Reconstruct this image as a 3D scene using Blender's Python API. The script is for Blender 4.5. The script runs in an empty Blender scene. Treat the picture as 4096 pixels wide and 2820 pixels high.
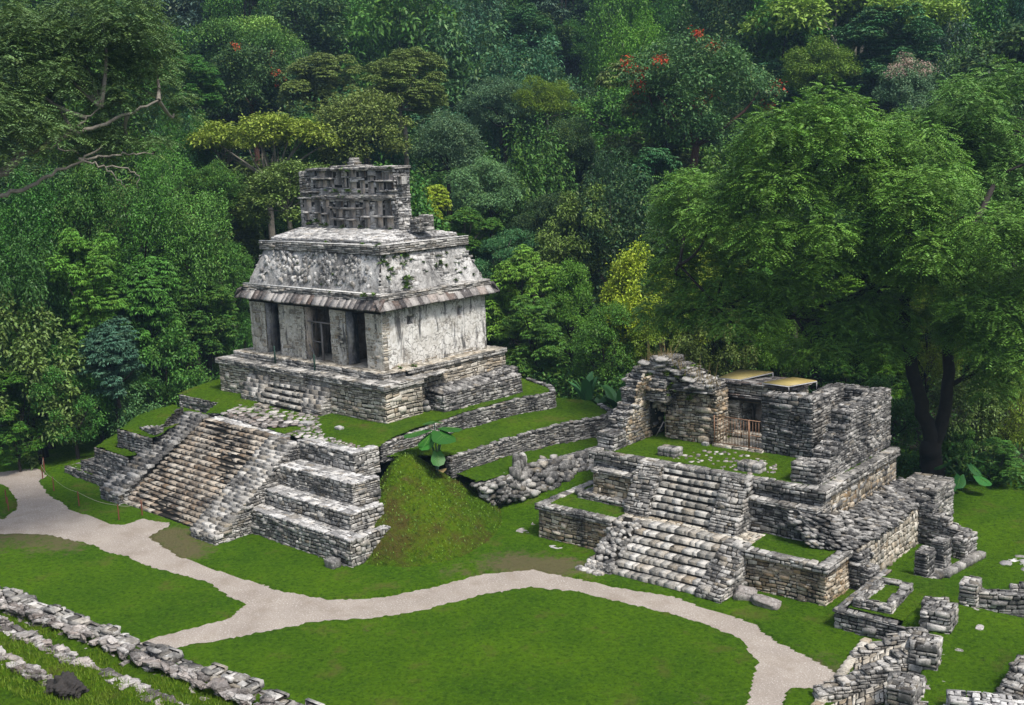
import bpy, math, random
import numpy as np
rng = np.random.default_rng(7)
random.seed(7)
D = bpy.data
COL = bpy.context.scene.collection
PHI = 0.0451
CAM = np.array([35.128, -27.580, 16.821])
FRAMES = {'S': (0., 0., 0.), 'F': (3.797, 7.451, PHI)}

def w2(fr, x, y):
    ox, oy, a = FRAMES[fr]
    return ox + math.cos(a)*x - math.sin(a)*y, oy + math.sin(a)*x + math.cos(a)*y

# ------------------------------------------------------------------ mesh builder
class MB:
    def __init__(s):
        s.v = []; s.q = []; s.a = []; s.n = 0
    def add(s, V, Q, A):
        V = np.asarray(V, float).reshape(-1, 3); Q = np.asarray(Q, int).reshape(-1, 4)
        A = np.asarray(A, float)
        if A.ndim == 1: A = np.tile(A, (len(V), 1))
        s.v.append(V); s.q.append(Q + s.n); s.a.append(A); s.n += len(V)
    def quad(s, a, b, c, d, A=(.5, .5, 0)):
        s.add([a, b, c, d], [[0, 1, 2, 3]], A)
    def box(s, x0, x1, y0, y1, z0, z1, A=(.5, .5, 0)):
        V = [(x0,y0,z0),(x1,y0,z0),(x1,y1,z0),(x0,y1,z0),(x0,y0,z1),(x1,y0,z1),(x1,y1,z1),(x0,y1,z1)]
        s.add(V, [[0,1,5,4],[1,2,6,5],[2,3,7,6],[3,0,4,7],[4,5,6,7],[3,2,1,0]], A)
    def bar(s, p, q, w, h=None, A=(.5, .5, 1)):
        p = np.array(p, float); q = np.array(q, float); h = h or w
        d = q-p; d /= np.linalg.norm(d)
        a = np.cross(d, (0, 0, 1.)); 
        if np.linalg.norm(a) < .1: a = np.array([1., 0, 0])
        a /= np.linalg.norm(a); b = np.cross(a, d)
        V = [e + sa*a*w/2 + sb*b*h/2 for e in (p, q) for sa, sb in ((-1,-1),(1,-1),(1,1),(-1,1))]
        s.add(V, [[0,1,5,4],[1,2,6,5],[2,3,7,6],[3,0,4,7],[4,5,6,7],[3,2,1,0]], A)
    def tube(s, pts, rad, k=6, A=(.5, .5, 1)):
        pts = np.array(pts, float); n = len(pts); rad = np.broadcast_to(rad, (n,))
        t = np.gradient(pts, axis=0); t /= np.linalg.norm(t, axis=1)[:, None]+1e-9
        ref = np.array([.31, .17, .1]) if abs(t[0, 2]) > .8 else np.array([0, 0, 1.])
        a = np.cross(t, ref); a /= np.linalg.norm(a, axis=1)[:, None]+1e-9; b = np.cross(t, a)
        th = np.arange(k)*2*math.pi/k
        V = pts[:, None] + rad[:, None, None]*(np.cos(th)[None, :, None]*a[:, None] + np.sin(th)[None, :, None]*b[:, None])
        Q = [[i*k+j, i*k+(j+1) % k, (i+1)*k+(j+1) % k, (i+1)*k+j] for i in range(n-1) for j in range(k)]
        s.add(V.reshape(-1, 3), Q, A)
    # ---- a face of laid stones
    def face(s, O, U, V, w, h, sw=.34, sh=.16, prot=.05, jit=.15, gap=.022, prof=None, holes=(), back=True, N=None, wave=.03, tm=1., ta=0.):
        if w < .03 or h < .03: return
        sw *= .86; sh *= .86
        O = np.array(O, float); U = np.array(U, float); V = np.array(V, float)
        U /= np.linalg.norm(U); V /= np.linalg.norm(V)
        N = np.cross(U, V) if N is None else np.array(N, float); N /= np.linalg.norm(N)
        nr = max(1, int(round(h/sh))); hs = rng.uniform(.5, 1.55, nr); hs *= h/hs.sum(); vs = np.r_[0, np.cumsum(hs)]
        R = []
        for i in range(nr):
            nc = max(1, int(round(w/sw*rng.uniform(.85, 1.2)))); ws = rng.uniform(.4, 1.65, nc); ws *= w/ws.sum()
            us = np.r_[0, np.cumsum(ws)]
            R.append(np.c_[us[:-1], us[1:], np.full(nc, vs[i]), np.full(nc, vs[i+1])])
        R = np.concatenate(R)
        # some stones span thinner pairs: split a few horizontally
        big = (R[:, 3]-R[:, 2] > .9*sh) & (rng.random(len(R)) < .22)
        if big.any():
            m = R[big, 2] + (R[big, 3]-R[big, 2])*rng.uniform(.35, .65, big.sum())
            lo = R[big].copy(); lo[:, 3] = m; hi = R[big].copy(); hi[:, 2] = m
            R = np.concatenate([R[~big], lo, hi])
        ex = int(len(R)*.05)
        if ex and w > 2*sw and h > 2.5*sh:      # big stones that break the courses
            ew = rng.uniform(.9, 1.9, ex)*sw; eh = rng.uniform(1.1, 1.8, ex)*sh; eu = rng.uniform(0, w-ew); ev = rng.uniform(0, np.maximum(h-eh, .01))
            R = np.concatenate([np.c_[R, np.zeros(len(R))], np.c_[eu, eu+ew, ev, np.minimum(ev+eh, h), np.ones(ex)]])
        else: R = np.c_[R, np.zeros(len(R))]
        cu = (R[:, 0]+R[:, 1])/2
        if prof is not None:
            P = np.interp(cu, [p[0] for p in prof], [p[1] for p in prof])
            k = R[:, 2] < P - .3*(R[:, 3]-R[:, 2]); R = R[k]; P = P[k]; R[:, 3] = np.minimum(R[:, 3], P + .03)
        for (a, b, c, d) in holes:
            cu = (R[:, 0]+R[:, 1])/2; cv = (R[:, 2]+R[:, 3])/2
            k = ~((cu > a) & (cu < b) & (cv > c) & (cv < d)); R = R[k]
            cu = cu[k]; cv = cv[k]
            ov = (R[:, 0] < b) & (R[:, 1] > a) & (R[:, 2] < d) & (R[:, 3] > c)
            for i in np.nonzero(ov)[0]:
                r = R[i]; opts = [(r[1]-a, 1, a), (b-r[0], 0, b), (r[3]-c, 3, c), (d-r[2], 2, d)]
                _, ix, val = min(opts); R[i, ix] = val
        if len(R) == 0: return
        a, b, c, d, big = R.T
        ok = (b-a > .02) & (d-c > .02); a, b, c, d, big = a[ok], b[ok], c[ok], d[ok], big[ok]; n = len(a)
        m = np.minimum(b-a, d-c)
        g = np.minimum(gap, .12*m)
        cu = np.stack([a+g, b-g, b-g, a+g], 1); cv = np.stack([c+g, c+g, d-g, d-g], 1)
        J = jit*m[:, None]
        cu = cu + rng.uniform(-1, 1, (n, 4))*J; cv = cv + rng.uniform(-1, 1, (n, 4))*J
        if wave: 
            ph = rng.uniform(0, 6); cv = cv + wave*1.0*np.sin(cu*1.7+ph)*np.clip(np.minimum(cv, h-cv)/.3, 0, 1)
        ins = (.10*m + .006)[:, None]*np.array([[1, -1, -1, 1]]); inv = (.10*m+.006)[:, None]*np.array([[1, 1, -1, -1]])
        p = (rng.random(n)**1.5*prot*.7 + .012)[:, None] + rng.uniform(-.25, .25, (n, 4))*prot + (big*(prot*.9+.012))[:, None]
        bk = np.full((n, 4), -.06)
        md = p*.45
        def pt(uu, vv, nn): return O + uu[..., None]*U + vv[..., None]*V + nn[..., None]*N
        VV = np.concatenate([pt(cu, cv, bk), pt(cu, cv, md), pt(cu+ins, cv+inv, p)], 1)  # n,12,3
        base = np.arange(n)[:, None, None]*12
        Q = []
        for j in range(4):
            k = (j+1) % 4; Q.append([j, k, 4+k, 4+j]); Q.append([4+j, 4+k, 8+k, 8+j])
        Q.append([8, 9, 10, 11])
        QQ = (np.array(Q)[None] + base).reshape(-1, 4)
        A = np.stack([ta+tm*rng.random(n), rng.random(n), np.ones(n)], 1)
        s.add(VV.reshape(-1, 3), QQ, np.repeat(A, 12, 0))
        if back:
            if prof is None and not holes:
                s.quad(O-.02*N, O+w*U-.02*N, O+w*U+h*V-.02*N, O+h*V-.02*N, (.2, .5, 0))
            elif prof is not None and not holes:
                us = np.linspace(0, w, max(2, int(w/.15)))
                hs = np.minimum(h, np.interp(us, [q[0] for q in prof], [q[1] for q in prof])) - .05
                for i in range(len(us)-1):
                    p0 = O+us[i]*U-.02*N; p1 = O+us[i+1]*U-.02*N
                    s.quad(p0, p1, p1+max(hs[i+1], .01)*V, p0+max(hs[i], .01)*V, (.2, .5, 0))
            else:
                ue = sorted({0., w, *[x for q in holes for x in q[:2] if 0 < x < w]}); ve = sorted({0., h, *[x for q in holes for x in q[2:] if 0 < x < h]})
                for i in range(len(ue)-1):
                    for j in range(len(ve)-1):
                        mu = (ue[i]+ue[i+1])/2; mv = (ve[j]+ve[j+1])/2
                        if any(q[0] < mu < q[1] and q[2] < mv < q[3] for q in holes): continue
                        f = lambda u_, v_: O+u_*U+v_*V-.02*N
                        s.quad(f(ue[i], ve[j]), f(ue[i+1], ve[j]), f(ue[i+1], ve[j+1]), f(ue[i], ve[j+1]), (.2, .5, 0))
    # masonry block with chosen faces; b = inward batter of the upright faces towards the top
    def block(s, x0, x1, y0, y1, z0, z1, faces='FRLBT', b=0., tsw=.38, tsh=.3, **k):
        h = z1-z0
        if 'F' in faces: s.face((x0, y0, z0), (1,0,0), (0,b,h), x1-x0, math.hypot(h,b), **k)
        if 'R' in faces: s.face((x1, y0, z0), (0,1,0), (-b,0,h), y1-y0, math.hypot(h,b), **k)
        if 'L' in faces: s.face((x0, y1, z0), (0,-1,0), (b,0,h), y1-y0, math.hypot(h,b), **k)
        if 'B' in faces: s.face((x1, y1, z0), (-1,0,0), (0,-b,h), x1-x0, math.hypot(h,b), **k)
        if 'T' in faces:
            kk = dict(k); kk.update(sw=tsw, sh=tsh, prot=.014, jit=.16, gap=.02)
            s.face((x0+b, y0+b, z1), (1,0,0), (0,1,0), x1-x0-2*b, y1-y0-2*b, **kk)
    # ruined wall from p0 to p1, thickness th to the left of the direction, stepped broken top
    def ruin(s, p0, p1, th, zb, prof, sw=.34, sh=.15, prot=.06, step=.34, **k):
        if th < 0:
            L_ = math.hypot(p1[0]-p0[0], p1[1]-p0[1]); prof = [(L_-a, b_) for a, b_ in prof[::-1]]; p0, p1, th = p1, p0, -th
        p0 = np.array([*p0, 0.]); p1 = np.array([*p1, 0.]); L = np.linalg.norm(p1-p0); U = (p1-p0)/L; P = np.array([-U[1], U[0], 0])
        n = max(1, int(round(L/step))); e = np.linspace(0, L, n+1)
        pu = [q[0] for q in prof]; ph = [q[1] for q in prof]
        hs = np.interp((e[:-1]+e[1:])/2, pu, ph) + rng.uniform(-.5, .5, n)*sh
        Z = np.array([0, 0, 1.])
        hm = max(hs.max(), .1)
        pr = []
        for i in range(n): pr += [(e[i]+1e-4, hs[i]-zb), (e[i+1]-1e-4, hs[i]-zb)]
        B0 = p0+zb*Z
        s.face(B0, U, Z, L, hm-zb, sw=sw, sh=sh, prot=prot, prof=pr, back=False, **k)
        s.face(B0+L*U+th*P, -U, Z, L, hm-zb, sw=sw, sh=sh, prot=prot, prof=[(L-a, b_) for a, b_ in pr[::-1]], back=False, **k)
        s.face(B0+th*P, -P, Z, th, hs[0]-zb, sw=sw, sh=sh, prot=prot, **k)
        s.face(B0+L*U, P, Z, th, hs[-1]-zb, sw=sw, sh=sh, prot=prot, **k)
        for i in range(n):
            a, b_, h = e[i], e[i+1], hs[i]-.03
            c = [p0+a*U+.02*P, p0+b_*U+.02*P, p0+b_*U+(th-.02)*P, p0+a*U+(th-.02)*P]
            V = [q+zb*Z for q in c]+[q+h*Z for q in c]
            s.add(V, [[0,1,5,4],[1,2,6,5],[2,3,7,6],[3,0,4,7],[4,5,6,7]], (.2, .5, 0))
            s.face(p0+a*U+(h+.0)*Z-.03*U, U, P, b_-a+.06, th, sw=.3, sh=.26, prot=.05, jit=.16, back=False)
            if i < n-1 and hs[i] > hs[i+1]+.06: s.face(p0+b_*U+(hs[i+1]-.02)*Z, P, Z, th, hs[i]-hs[i+1], sw=sw, sh=sh, prot=prot)
            if i and hs[i] > hs[i-1]+.06: s.face(p0+a*U+th*P+(hs[i-1]-.02)*Z, -P, Z, th, hs[i]-hs[i-1], sw=sw, sh=sh, prot=prot)
    def rock(s, c, size, rz=0., sub=2, rough=.18, tilt=(0, 0), A=None, box=.62, flat=0.):
        V, F = ico(sub)
        P = np.sign(V)*np.abs(V)**box
        f = rng.uniform(-3, 3, (4, 3)); o = rng.uniform(0, 6, 4)
        dsp = sum(np.sin(V@(f[i]*(1+i*.9))+o[i])/(1+i*.6) for i in range(4))
        P = P*(1+rough*.4*dsp)[:, None]
        if sub > 2: P = P*(1+rough*.3*rng.uniform(-1, 1, len(P)))[:, None]
        P = P*np.array(size)/2
        tx, ty = tilt
        cx, sx, cy, sy, cz, sz = math.cos(tx), math.sin(tx), math.cos(ty), math.sin(ty), math.cos(rz), math.sin(rz)
        Rm = np.array([[cz,-sz,0],[sz,cz,0],[0,0,1]])@np.array([[cy,0,sy],[0,1,0],[-sy,0,cy]])@np.array([[1,0,0],[0,cx,-sx],[0,sx,cx]])
        P = P@Rm.T + np.array(c)
        if A is None: A = (rng.random(), rng.random(), 1)
        s.add(P, F, A)
    def mesh(s, name, origin=None, smooth=False):
        V = np.concatenate(s.v); Q = np.concatenate(s.q); A = np.concatenate(s.a)
        if origin is None: origin = np.array([*((V.min(0)+V.max(0))/2)[:2], V[:, 2].min()])
        V = V-np.array(origin)
        tri = Q[:, 3] < 0
        me = D.meshes.new(name)
        me.vertices.add(len(V)); me.vertices.foreach_set('co', V.astype(np.float32).ravel())
        # triangles are stored as quads with a repeated last index
        T = Q[:, 2] == Q[:, 3]
        cnt = np.where(T, 3, 4); st = np.r_[0, np.cumsum(cnt)[:-1]]
        idx = Q.ravel()[np.stack([np.ones(len(Q), bool)]*3+[~T], 1).ravel()]
        me.loops.add(len(idx)); me.loops.foreach_set('vertex_index', idx.astype(np.int32))
        me.polygons.add(len(Q)); me.polygons.foreach_set('loop_start', st.astype(np.int32)); me.polygons.foreach_set('loop_total', cnt.astype(np.int32))
        at = me.attributes.new('tone', 'FLOAT_VECTOR', 'POINT'); at.data.foreach_set('vector', A.astype(np.float32).ravel())
        me.update(calc_edges=True)
        if smooth: me.polygons.foreach_set('use_smooth', np.ones(len(Q), bool))
        return me, origin
    def part(s, name, mat, parent, smooth=False, label=None):
        me, o = s.mesh(name, parent['_o'] if '_o' in parent else ORG[parent.name], smooth)
        ob = D.objects.new(name, me); COL.objects.link(ob); ob.parent = parent; me.materials.append(mat)
        ORG[ob.name] = ORG[parent.name]
        if label: ob['label'] = label
        return ob
    def top(s, name, mat, label=None, cat=None, group=None, kind=None, fr='S', smooth=False):
        me, o = s.mesh(name, None, smooth)
        ob = D.objects.new(name, me); COL.objects.link(ob); me.materials.append(mat)
        x, y = w2(fr, o[0], o[1]); ob.location = (x, y, o[2]); ob.rotation_euler[2] = FRAMES[fr][2]
        tag(ob, label, cat, group, kind); ORG[ob.name] = tuple(o)
        return ob
ORG = {}
def tag(o, label=None, cat=None, group=None, kind=None):
    if label: o['label'] = label
    if cat: o['category'] = cat
    if group: o['group'] = group
    if kind: o['kind'] = kind
def thing(name, label, cat, origin, fr='S', group=None):
    o = D.objects.new(name, None); COL.objects.link(o); o.empty_display_size = .3
    x, y = w2(fr, origin[0], origin[1]); o.location = (x, y, origin[2]); o.rotation_euler[2] = FRAMES[fr][2]
    ORG[o.name] = tuple(origin); tag(o, label, cat, group)
    return o
_ico = {}
def ico(n):
    if n in _ico: return _ico[n]
    import bmesh
    bm = bmesh.new(); bmesh.ops.create_icosphere(bm, subdivisions=n, radius=1)
    V = np.array([v.co[:] for v in bm.verts]); F = np.array([[v.index for v in f.verts]+[f.verts[2].index] for f in bm.faces]); bm.free()
    _ico[n] = (V, F); return _ico[n]
def noise2(x, y, sc, seed, oct=3):
    r = np.random.default_rng(seed); out = 0; a = 1; tot = 0
    for o in range(oct):
        for k in range(3):
            th = r.uniform(0, 6.28); f = sc*(2**o)*r.uniform(.7, 1.3)
            out = out + a*np.sin((x*math.cos(th)+y*math.sin(th))*f + r.uniform(0, 6.28) + 1.3*np.sin((x*math.sin(th)-y*math.cos(th))*f*.7+r.uniform(0, 6)))
        tot += a*3*.7; a *= .55
    return out/tot

# ------------------------------------------------------------------ materials
def newmat(name):
    m = D.materials.new(name); m.use_nodes = True; nt = m.node_tree; nt.nodes.clear()
    out = nt.nodes.new('ShaderNodeOutputMaterial')
    return m, nt, out
class NT:
    def __init__(s, nt): s.nt = nt
    def n(s, t, **k):
        x = s.nt.nodes.new(t)
        for a, b in k.items(): setattr(x, a, b)
        return x
    def l(s, a, b): s.nt.links.new(a, b)
    def noise(s, vec, sc, det=5, rough=.6, dist=0.):
        x = s.n('ShaderNodeTexNoise'); x.inputs['Scale'].default_value = sc; x.inputs['Detail'].default_value = det
        x.inputs['Roughness'].default_value = rough; x.inputs['Distortion'].default_value = dist
        if vec is not None: s.l(vec, x.inputs['Vector'])
        return x.outputs['Fac']
    def ramp(s, fac, pts):
        x = s.n('ShaderNodeValToRGB'); e = x.color_ramp.elements
        while len(e) < len(pts): e.new(.5)
        for i, (p, c) in enumerate(pts):
            e[i].position = p; e[i].color = (*c, 1) if len(c) == 3 else c
        s.l(fac, x.inputs['Fac']); return x.outputs['Color']
    def mr(s, v, a, b, c=0., d=1.):
        x = s.n('ShaderNodeMapRange'); x.inputs[1].default_value = a; x.inputs[2].default_value = b; x.inputs[3].default_value = c; x.inputs[4].default_value = d
        s.l(v, x.inputs[0]); return x.outputs[0]
    def mix(s, fac, a, b, mode='MIX'):
        x = s.n('ShaderNodeMix', data_type='RGBA', blend_type=mode)
        for v, i in ((fac, 0), (a, 6), (b, 7)):
            if isinstance(v, (int, float)): x.inputs[i].default_value = v
            elif isinstance(v, tuple): x.inputs[i].default_value = (*v, 1)
            else: s.l(v, x.inputs[i])
        return x.outputs[2]
    def math(s, op, a, b=None):
        x = s.n('ShaderNodeMath', operation=op)
        for v, i in ((a, 0), (b, 1)):
            if v is None: continue
            if isinstance(v, (int, float)): x.inputs[i].default_value = v
            else: s.l(v, x.inputs[i])
        return x.outputs[0]
def mapping(N, sc):
    tc = N.n('ShaderNodeNewGeometry'); mp = N.n('ShaderNodeMapping'); mp.inputs['Scale'].default_value = sc
    N.l(tc.outputs['Position'], mp.inputs['Vector']); return mp.outputs['Vector']

def stone(name, lo=(.09,.087,.082), mid=(.27,.258,.24), hi=(.56,.54,.505), warm=(.42,.33,.20), wamt=.25, dark=.5, moss=.15, lichen=.35, bump=.5, mortar=(.022,.020,.017)):
    m, nt, out = newmat(name); N = NT(nt)
    P = mapping(N, (1,1,1)); PS = mapping(N, (1,1,.35)); PB = mapping(N, (1,1.01,1.2))
    at = N.n('ShaderNodeAttribute', attribute_name='tone'); sp = N.n('ShaderNodeSeparateXYZ'); N.l(at.outputs['Vector'], sp.inputs[0])
    t, hu, k = sp.outputs
    n1 = N.noise(P, 6, 6, .65); 
    tn = N.math('ADD', N.math('MULTIPLY', t, .72), N.math('MULTIPLY', N.mr(n1, .25, .75), .42))
    c = N.ramp(tn, [(.16, lo), (.5, mid), (.86, hi)])
    w = N.math('MULTIPLY', N.mr(hu, 1-wamt-.15, 1.0), N.mr(N.noise(P, .8, 3), .35, .6))
    c = N.mix(N.math('MULTIPLY', w, .75), c, N.mix(.5, warm, c, 'MIX'))
    # black algae in large drifts, running downward
    d = N.math('MULTIPLY', N.mr(N.noise(PS, .9, 8, .68, .6), .60-.22*dark, .74-.18*dark), .82)
    c = N.mix(d, c, (.028,.029,.032))
    # pale lichen spots
    l = N.math('MULTIPLY', N.mr(N.noise(P, 3.6, 8, .72, .3), .68-.16*lichen, .74-.14*lichen), .7)
    c = N.mix(l, c, (.60,.60,.585))
    g = N.math('MULTIPLY', N.mr(N.noise(P, 1.3, 7, .7, .4), .70-.14*moss, .80-.12*moss), .75)
    c = N.mix(g, c, (.035,.055,.012))
    pit = N.math('MULTIPLY', N.mr(N.noise(P, 9, 7, .75, .4), .54, .62), .62)
    c = N.mix(pit, c, (.045,.045,.045))
    sc_ = N.math('MULTIPLY', N.mr(N.noise(PB, 8, 7, .75, .4), .60-.06*lichen, .66-.06*lichen), .55)
    c = N.mix(sc_, c, (.66,.655,.64))
    c = N.mix(k, mortar, c)
    bs = N.n('ShaderNodeBsdfPrincipled'); N.l(c, bs.inputs['Base Color']); bs.inputs['Roughness'].default_value = .9; bs.inputs['Specular IOR Level'].default_value = .25
    bp = N.n('ShaderNodeBump'); bp.inputs['Strength'].default_value = bump; bp.inputs['Distance'].default_value = .06
    N.l(N.noise(P, 14, 5, .7), bp.inputs['Height']); N.l(bp.outputs[0], bs.inputs['Normal'])
    N.l(bs.outputs[0], out.inputs[0]); return m
def plaster(name, base=(.80,.785,.75), dirt=.5, blue=0., crack=1., warm=0.):
    m, nt, out = newmat(name); N = NT(nt)
    P = mapping(N, (1,1,1)); PS = mapping(N, (1.6,1.6,.28))
    c = N.mix(N.mr(N.noise(P, 1.6, 6), .35, .68), base, (.60,.575,.53))
    c = N.mix(N.mr(N.noise(P, 5, 6, .7), .5, .72), c, (.86,.855,.84))
    if warm: c = N.mix(warm, c, (.40,.24,.13))
    if blue: c = N.mix(N.mr(N.noise(P, 1.5, 6), .35, .6, 0, blue), c, (.20,.215,.27))
    s = N.math('MULTIPLY', N.mr(N.noise(PS, 1.7, 7, .62, .5), .585-.11*dirt, .68-.10*dirt), .88)
    c = N.mix(s, c, (.06,.062,.068))
    v = N.n('ShaderNodeTexVoronoi', feature='DISTANCE_TO_EDGE'); v.inputs['Scale'].default_value = 2.3
    wv = N.n('ShaderNodeVectorMath', operation='ADD'); nz = N.n('ShaderNodeTexNoise'); nz.inputs['Scale'].default_value = 3; nz.inputs['Detail'].default_value = 6
    N.l(P, nz.inputs['Vector']); N.l(P, wv.inputs[0]); sc = N.n('ShaderNodeVectorMath', operation='SCALE'); sc.inputs['Scale'].default_value = .7
    N.l(nz.outputs['Color'], sc.inputs[0]); N.l(sc.outputs[0], wv.inputs[1]); N.l(wv.outputs[0], v.inputs['Vector'])
    ck = N.math('MULTIPLY', N.mr(v.outputs['Distance'], .0, .05, 1, 0), N.mr(N.noise(P, .7, 4), .36, .5))
    c = N.mix(N.math('MULTIPLY', ck, .85*crack), c, (.07,.06,.045))
    bl = N.math('MULTIPLY', N.mr(N.noise(P, 1.3, 9, .8), .53, .60), 1.1*dirt)
    c = N.mix(bl, c, (.16,.13,.09))
    bs = N.n('ShaderNodeBsdfPrincipled'); N.l(c, bs.inputs['Base Color']); bs.inputs['Roughness'].default_value = .92; bs.inputs['Specular IOR Level'].default_value = .2
    bp = N.n('ShaderNodeBump'); bp.inputs['Strength'].default_value = .5; bp.inputs['Distance'].default_value = .08
    N.l(N.math('SUBTRACT', N.noise(P, 7, 6, .7), ck), bp.inputs['Height']); N.l(bp.outputs[0], bs.inputs['Normal'])
    N.l(bs.outputs[0], out.inputs[0]); return m
def flat(name, col, rough=.7, metal=0., var=.25, sc=6, trans=0.):
    m, nt, out = newmat(name); N = NT(nt); P = mapping(N, (1,1,1))
    c = N.mix(N.mr(N.noise(P, sc, 5), .3, .7), col, tuple(x*(1-var) for x in col))
    bs = N.n('ShaderNodeBsdfPrincipled'); N.l(c, bs.inputs['Base Color']); bs.inputs['Roughness'].default_value = rough; bs.inputs['Metallic'].default_value = metal
    N.l(bs.outputs[0], out.inputs[0]); return m
def leafmat(name, young=(.30,.34,.03), trans=.22, rough=.55, amt=.55):
    m, nt, out = newmat(name); N = NT(nt)
    at = N.n('ShaderNodeAttribute', attribute_name='tone'); sp = N.n('ShaderNodeSeparateXYZ'); N.l(at.outputs['Vector'], sp.inputs[0])
    t, hu, k = sp.outputs
    oi = N.n('ShaderNodeObjectInfo')
    v = N.n('ShaderNodeHueSaturation'); N.l(oi.outputs['Color'], v.inputs['Color']); N.l(N.mr(t, 0, 1, .55, 1.5), v.inputs['Value'])
    N.l(N.mr(hu, 0, 1, .485, .515), v.inputs['Hue'])
    c = N.mix(N.math('MULTIPLY', N.mr(hu, .55, 1.0), amt), v.outputs[0], N.mix(.5, v.outputs[0], young))
    fl = N.n('ShaderNodeAttribute', attribute_name='tone')
    c = N.mix(N.math('LESS_THAN', k, .5), c, (.55,.06,.02))       # blossom sprays
    c = N.mix(N.math('GREATER_THAN', k, 1.5), c, (.42,.30,.25))   # pale panicles
    bs = N.n('ShaderNodeBsdfPrincipled'); N.l(c, bs.inputs['Base Color']); bs.inputs['Roughness'].default_value = rough; bs.inputs['Specular IOR Level'].default_value = .35
    tr = N.n('ShaderNodeBsdfTranslucent'); N.l(N.mix(.5, c, N.mix(1., c, (1.0,1.0,.35), 'MULTIPLY')), tr.inputs['Color'])
    mx = N.n('ShaderNodeMixShader'); mx.inputs[0].default_value = trans*.55; N.l(bs.outputs[0], mx.inputs[1]); N.l(tr.outputs[0], mx.inputs[2])
    N.l(mx.outputs[0], out.inputs[0]); return m
def grassmat(name, a=(.058,.150,.001), b=(.115,.235,.002), dry=(.15,.13,.04), damt=.4, bump=1.):
    m, nt, out = newmat(name); N = NT(nt); P = mapping(N, (1,1,1)); PF = mapping(N, (1,1,.2))
    c = N.mix(N.mr(N.noise(P, .28, 4), .35, .65), a, b)
    c = N.mix(N.mr(N.noise(P, 3.2, 5, .7), .35, .7, 0, .55), c, tuple(x*.62 for x in a))
    c = N.mix(N.mr(N.noise(P, 7.5, 4, .7), .50, .68, 0, .8), c, (.11,.24,.006))
    c = N.mix(N.mr(N.noise(PF, 5.5, 5, .8), .48, .66, 0, .75), c, (.012,.045,.001))
    c = N.mix(N.math('MULTIPLY', N.mr(N.noise(P, .55, 6, .65), .64-.18*damt, .80-.16*damt), .75), c, dry)
    at = N.n('ShaderNodeAttribute', attribute_name='tone'); sp = N.n('ShaderNodeSeparateXYZ'); N.l(at.outputs['Vector'], sp.inputs[0])
    wr = N.mr(N.math('ADD', sp.outputs[1], N.math('MULTIPLY', N.mr(N.noise(P, 2.2, 7, .75), .3, .7, -.5, .5), .8)), .7, 1.15)
    c = N.mix(N.math('MULTIPLY', wr, .85), c, (.17,.14,.075))
    bs = N.n('ShaderNodeBsdfPrincipled'); N.l(c, bs.inputs['Base Color']); bs.inputs['Roughness'].default_value = .85; bs.inputs['Specular IOR Level'].default_value = .15
    bp = N.n('ShaderNodeBump'); bp.inputs['Strength'].default_value = bump; bp.inputs['Distance'].default_value = .22
    N.l(N.noise(P, 9, 5, .75), bp.inputs['Height']); N.l(bp.outputs[0], bs.inputs['Normal'])
    N.l(bs.outputs[0], out.inputs[0]); return m

M = {}
M['gray'] = stone('gray_stone', dark=.5, moss=.15, lichen=.42)
M['step2'] = stone('stair_stone', lo=(.12,.115,.105), mid=(.29,.275,.245), hi=(.56,.54,.50), warm=(.42,.30,.16), wamt=.25, dark=.3, moss=.15, lichen=.45)
M['ruin'] = stone('ruin_stone', dark=.66, moss=.15, lichen=.42)
M['comb'] = stone('comb_stone', lo=(.16,.155,.15), mid=(.36,.35,.335), hi=(.62,.60,.57), wamt=.2, dark=.25, moss=.2, lichen=.55)
M['step'] = stone('step_stone', lo=(.07,.06,.05), mid=(.22,.185,.145), hi=(.50,.45,.38), warm=(.30,.15,.045), wamt=.6, dark=.5, moss=.35, lichen=.25)
M['pale'] = stone('pale_stone', lo=(.16,.145,.12), mid=(.38,.34,.275), hi=(.64,.60,.52), warm=(.48,.32,.15), wamt=.35, dark=.3, moss=.05, lichen=.3)
M['flag'] = stone('flagstone', lo=(.17,.17,.17), mid=(.37,.36,.35), hi=(.66,.65,.63), wamt=.15, dark=.22, moss=.15, lichen=.5)
M['near'] = stone('near_stone', lo=(.10,.09,.085), mid=(.31,.28,.26), hi=(.62,.59,.56), warm=(.42,.29,.22), wamt=.3, dark=.3, moss=.1, lichen=.5, bump=1.)
M['pier'] = stone('pier_stone', lo=(.22,.20,.165), mid=(.37,.34,.28), hi=(.52,.49,.42), warm=(.46,.30,.15), wamt=.35, dark=.1, moss=.0, lichen=.3, mortar=(.17,.15,.115))
M['dark'] = stone('dark_stone', lo=(.055,.052,.05), mid=(.19,.183,.175), hi=(.48,.465,.44), wamt=.12, dark=.72, moss=.2, lichen=.35)
M['yellow'] = stone('yellow_stone', lo=(.09,.08,.06), mid=(.33,.27,.19), hi=(.58,.53,.44), warm=(.50,.28,.09), wamt=.5, dark=.5, moss=.1, lichen=.25)
M['slab'] = stone('roof_slab', lo=(.055,.05,.05), mid=(.15,.135,.13), hi=(.42,.40,.38), warm=(.28,.16,.10), wamt=.25, dark=.3, moss=.05, lichen=.25)
M['stucco'] = stone('stucco_relief', lo=(.12,.115,.11), mid=(.38,.37,.355), hi=(.70,.69,.67), wamt=.1, dark=.5, moss=.35, lichen=.6, bump=1.)
M['pierplaster'] = plaster('pier_plaster', base=(.62,.57,.47), dirt=.4, crack=1.)
M['white'] = plaster('white_plaster')
M['blue'] = plaster('grey_blue_plaster', base=(.36,.34,.31), dirt=.3, blue=.8, crack=.2)
M['rust'] = plaster('rust_plaster', base=(.95,.80,.66), dirt=.45, warm=.18, crack=.6)
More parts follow.
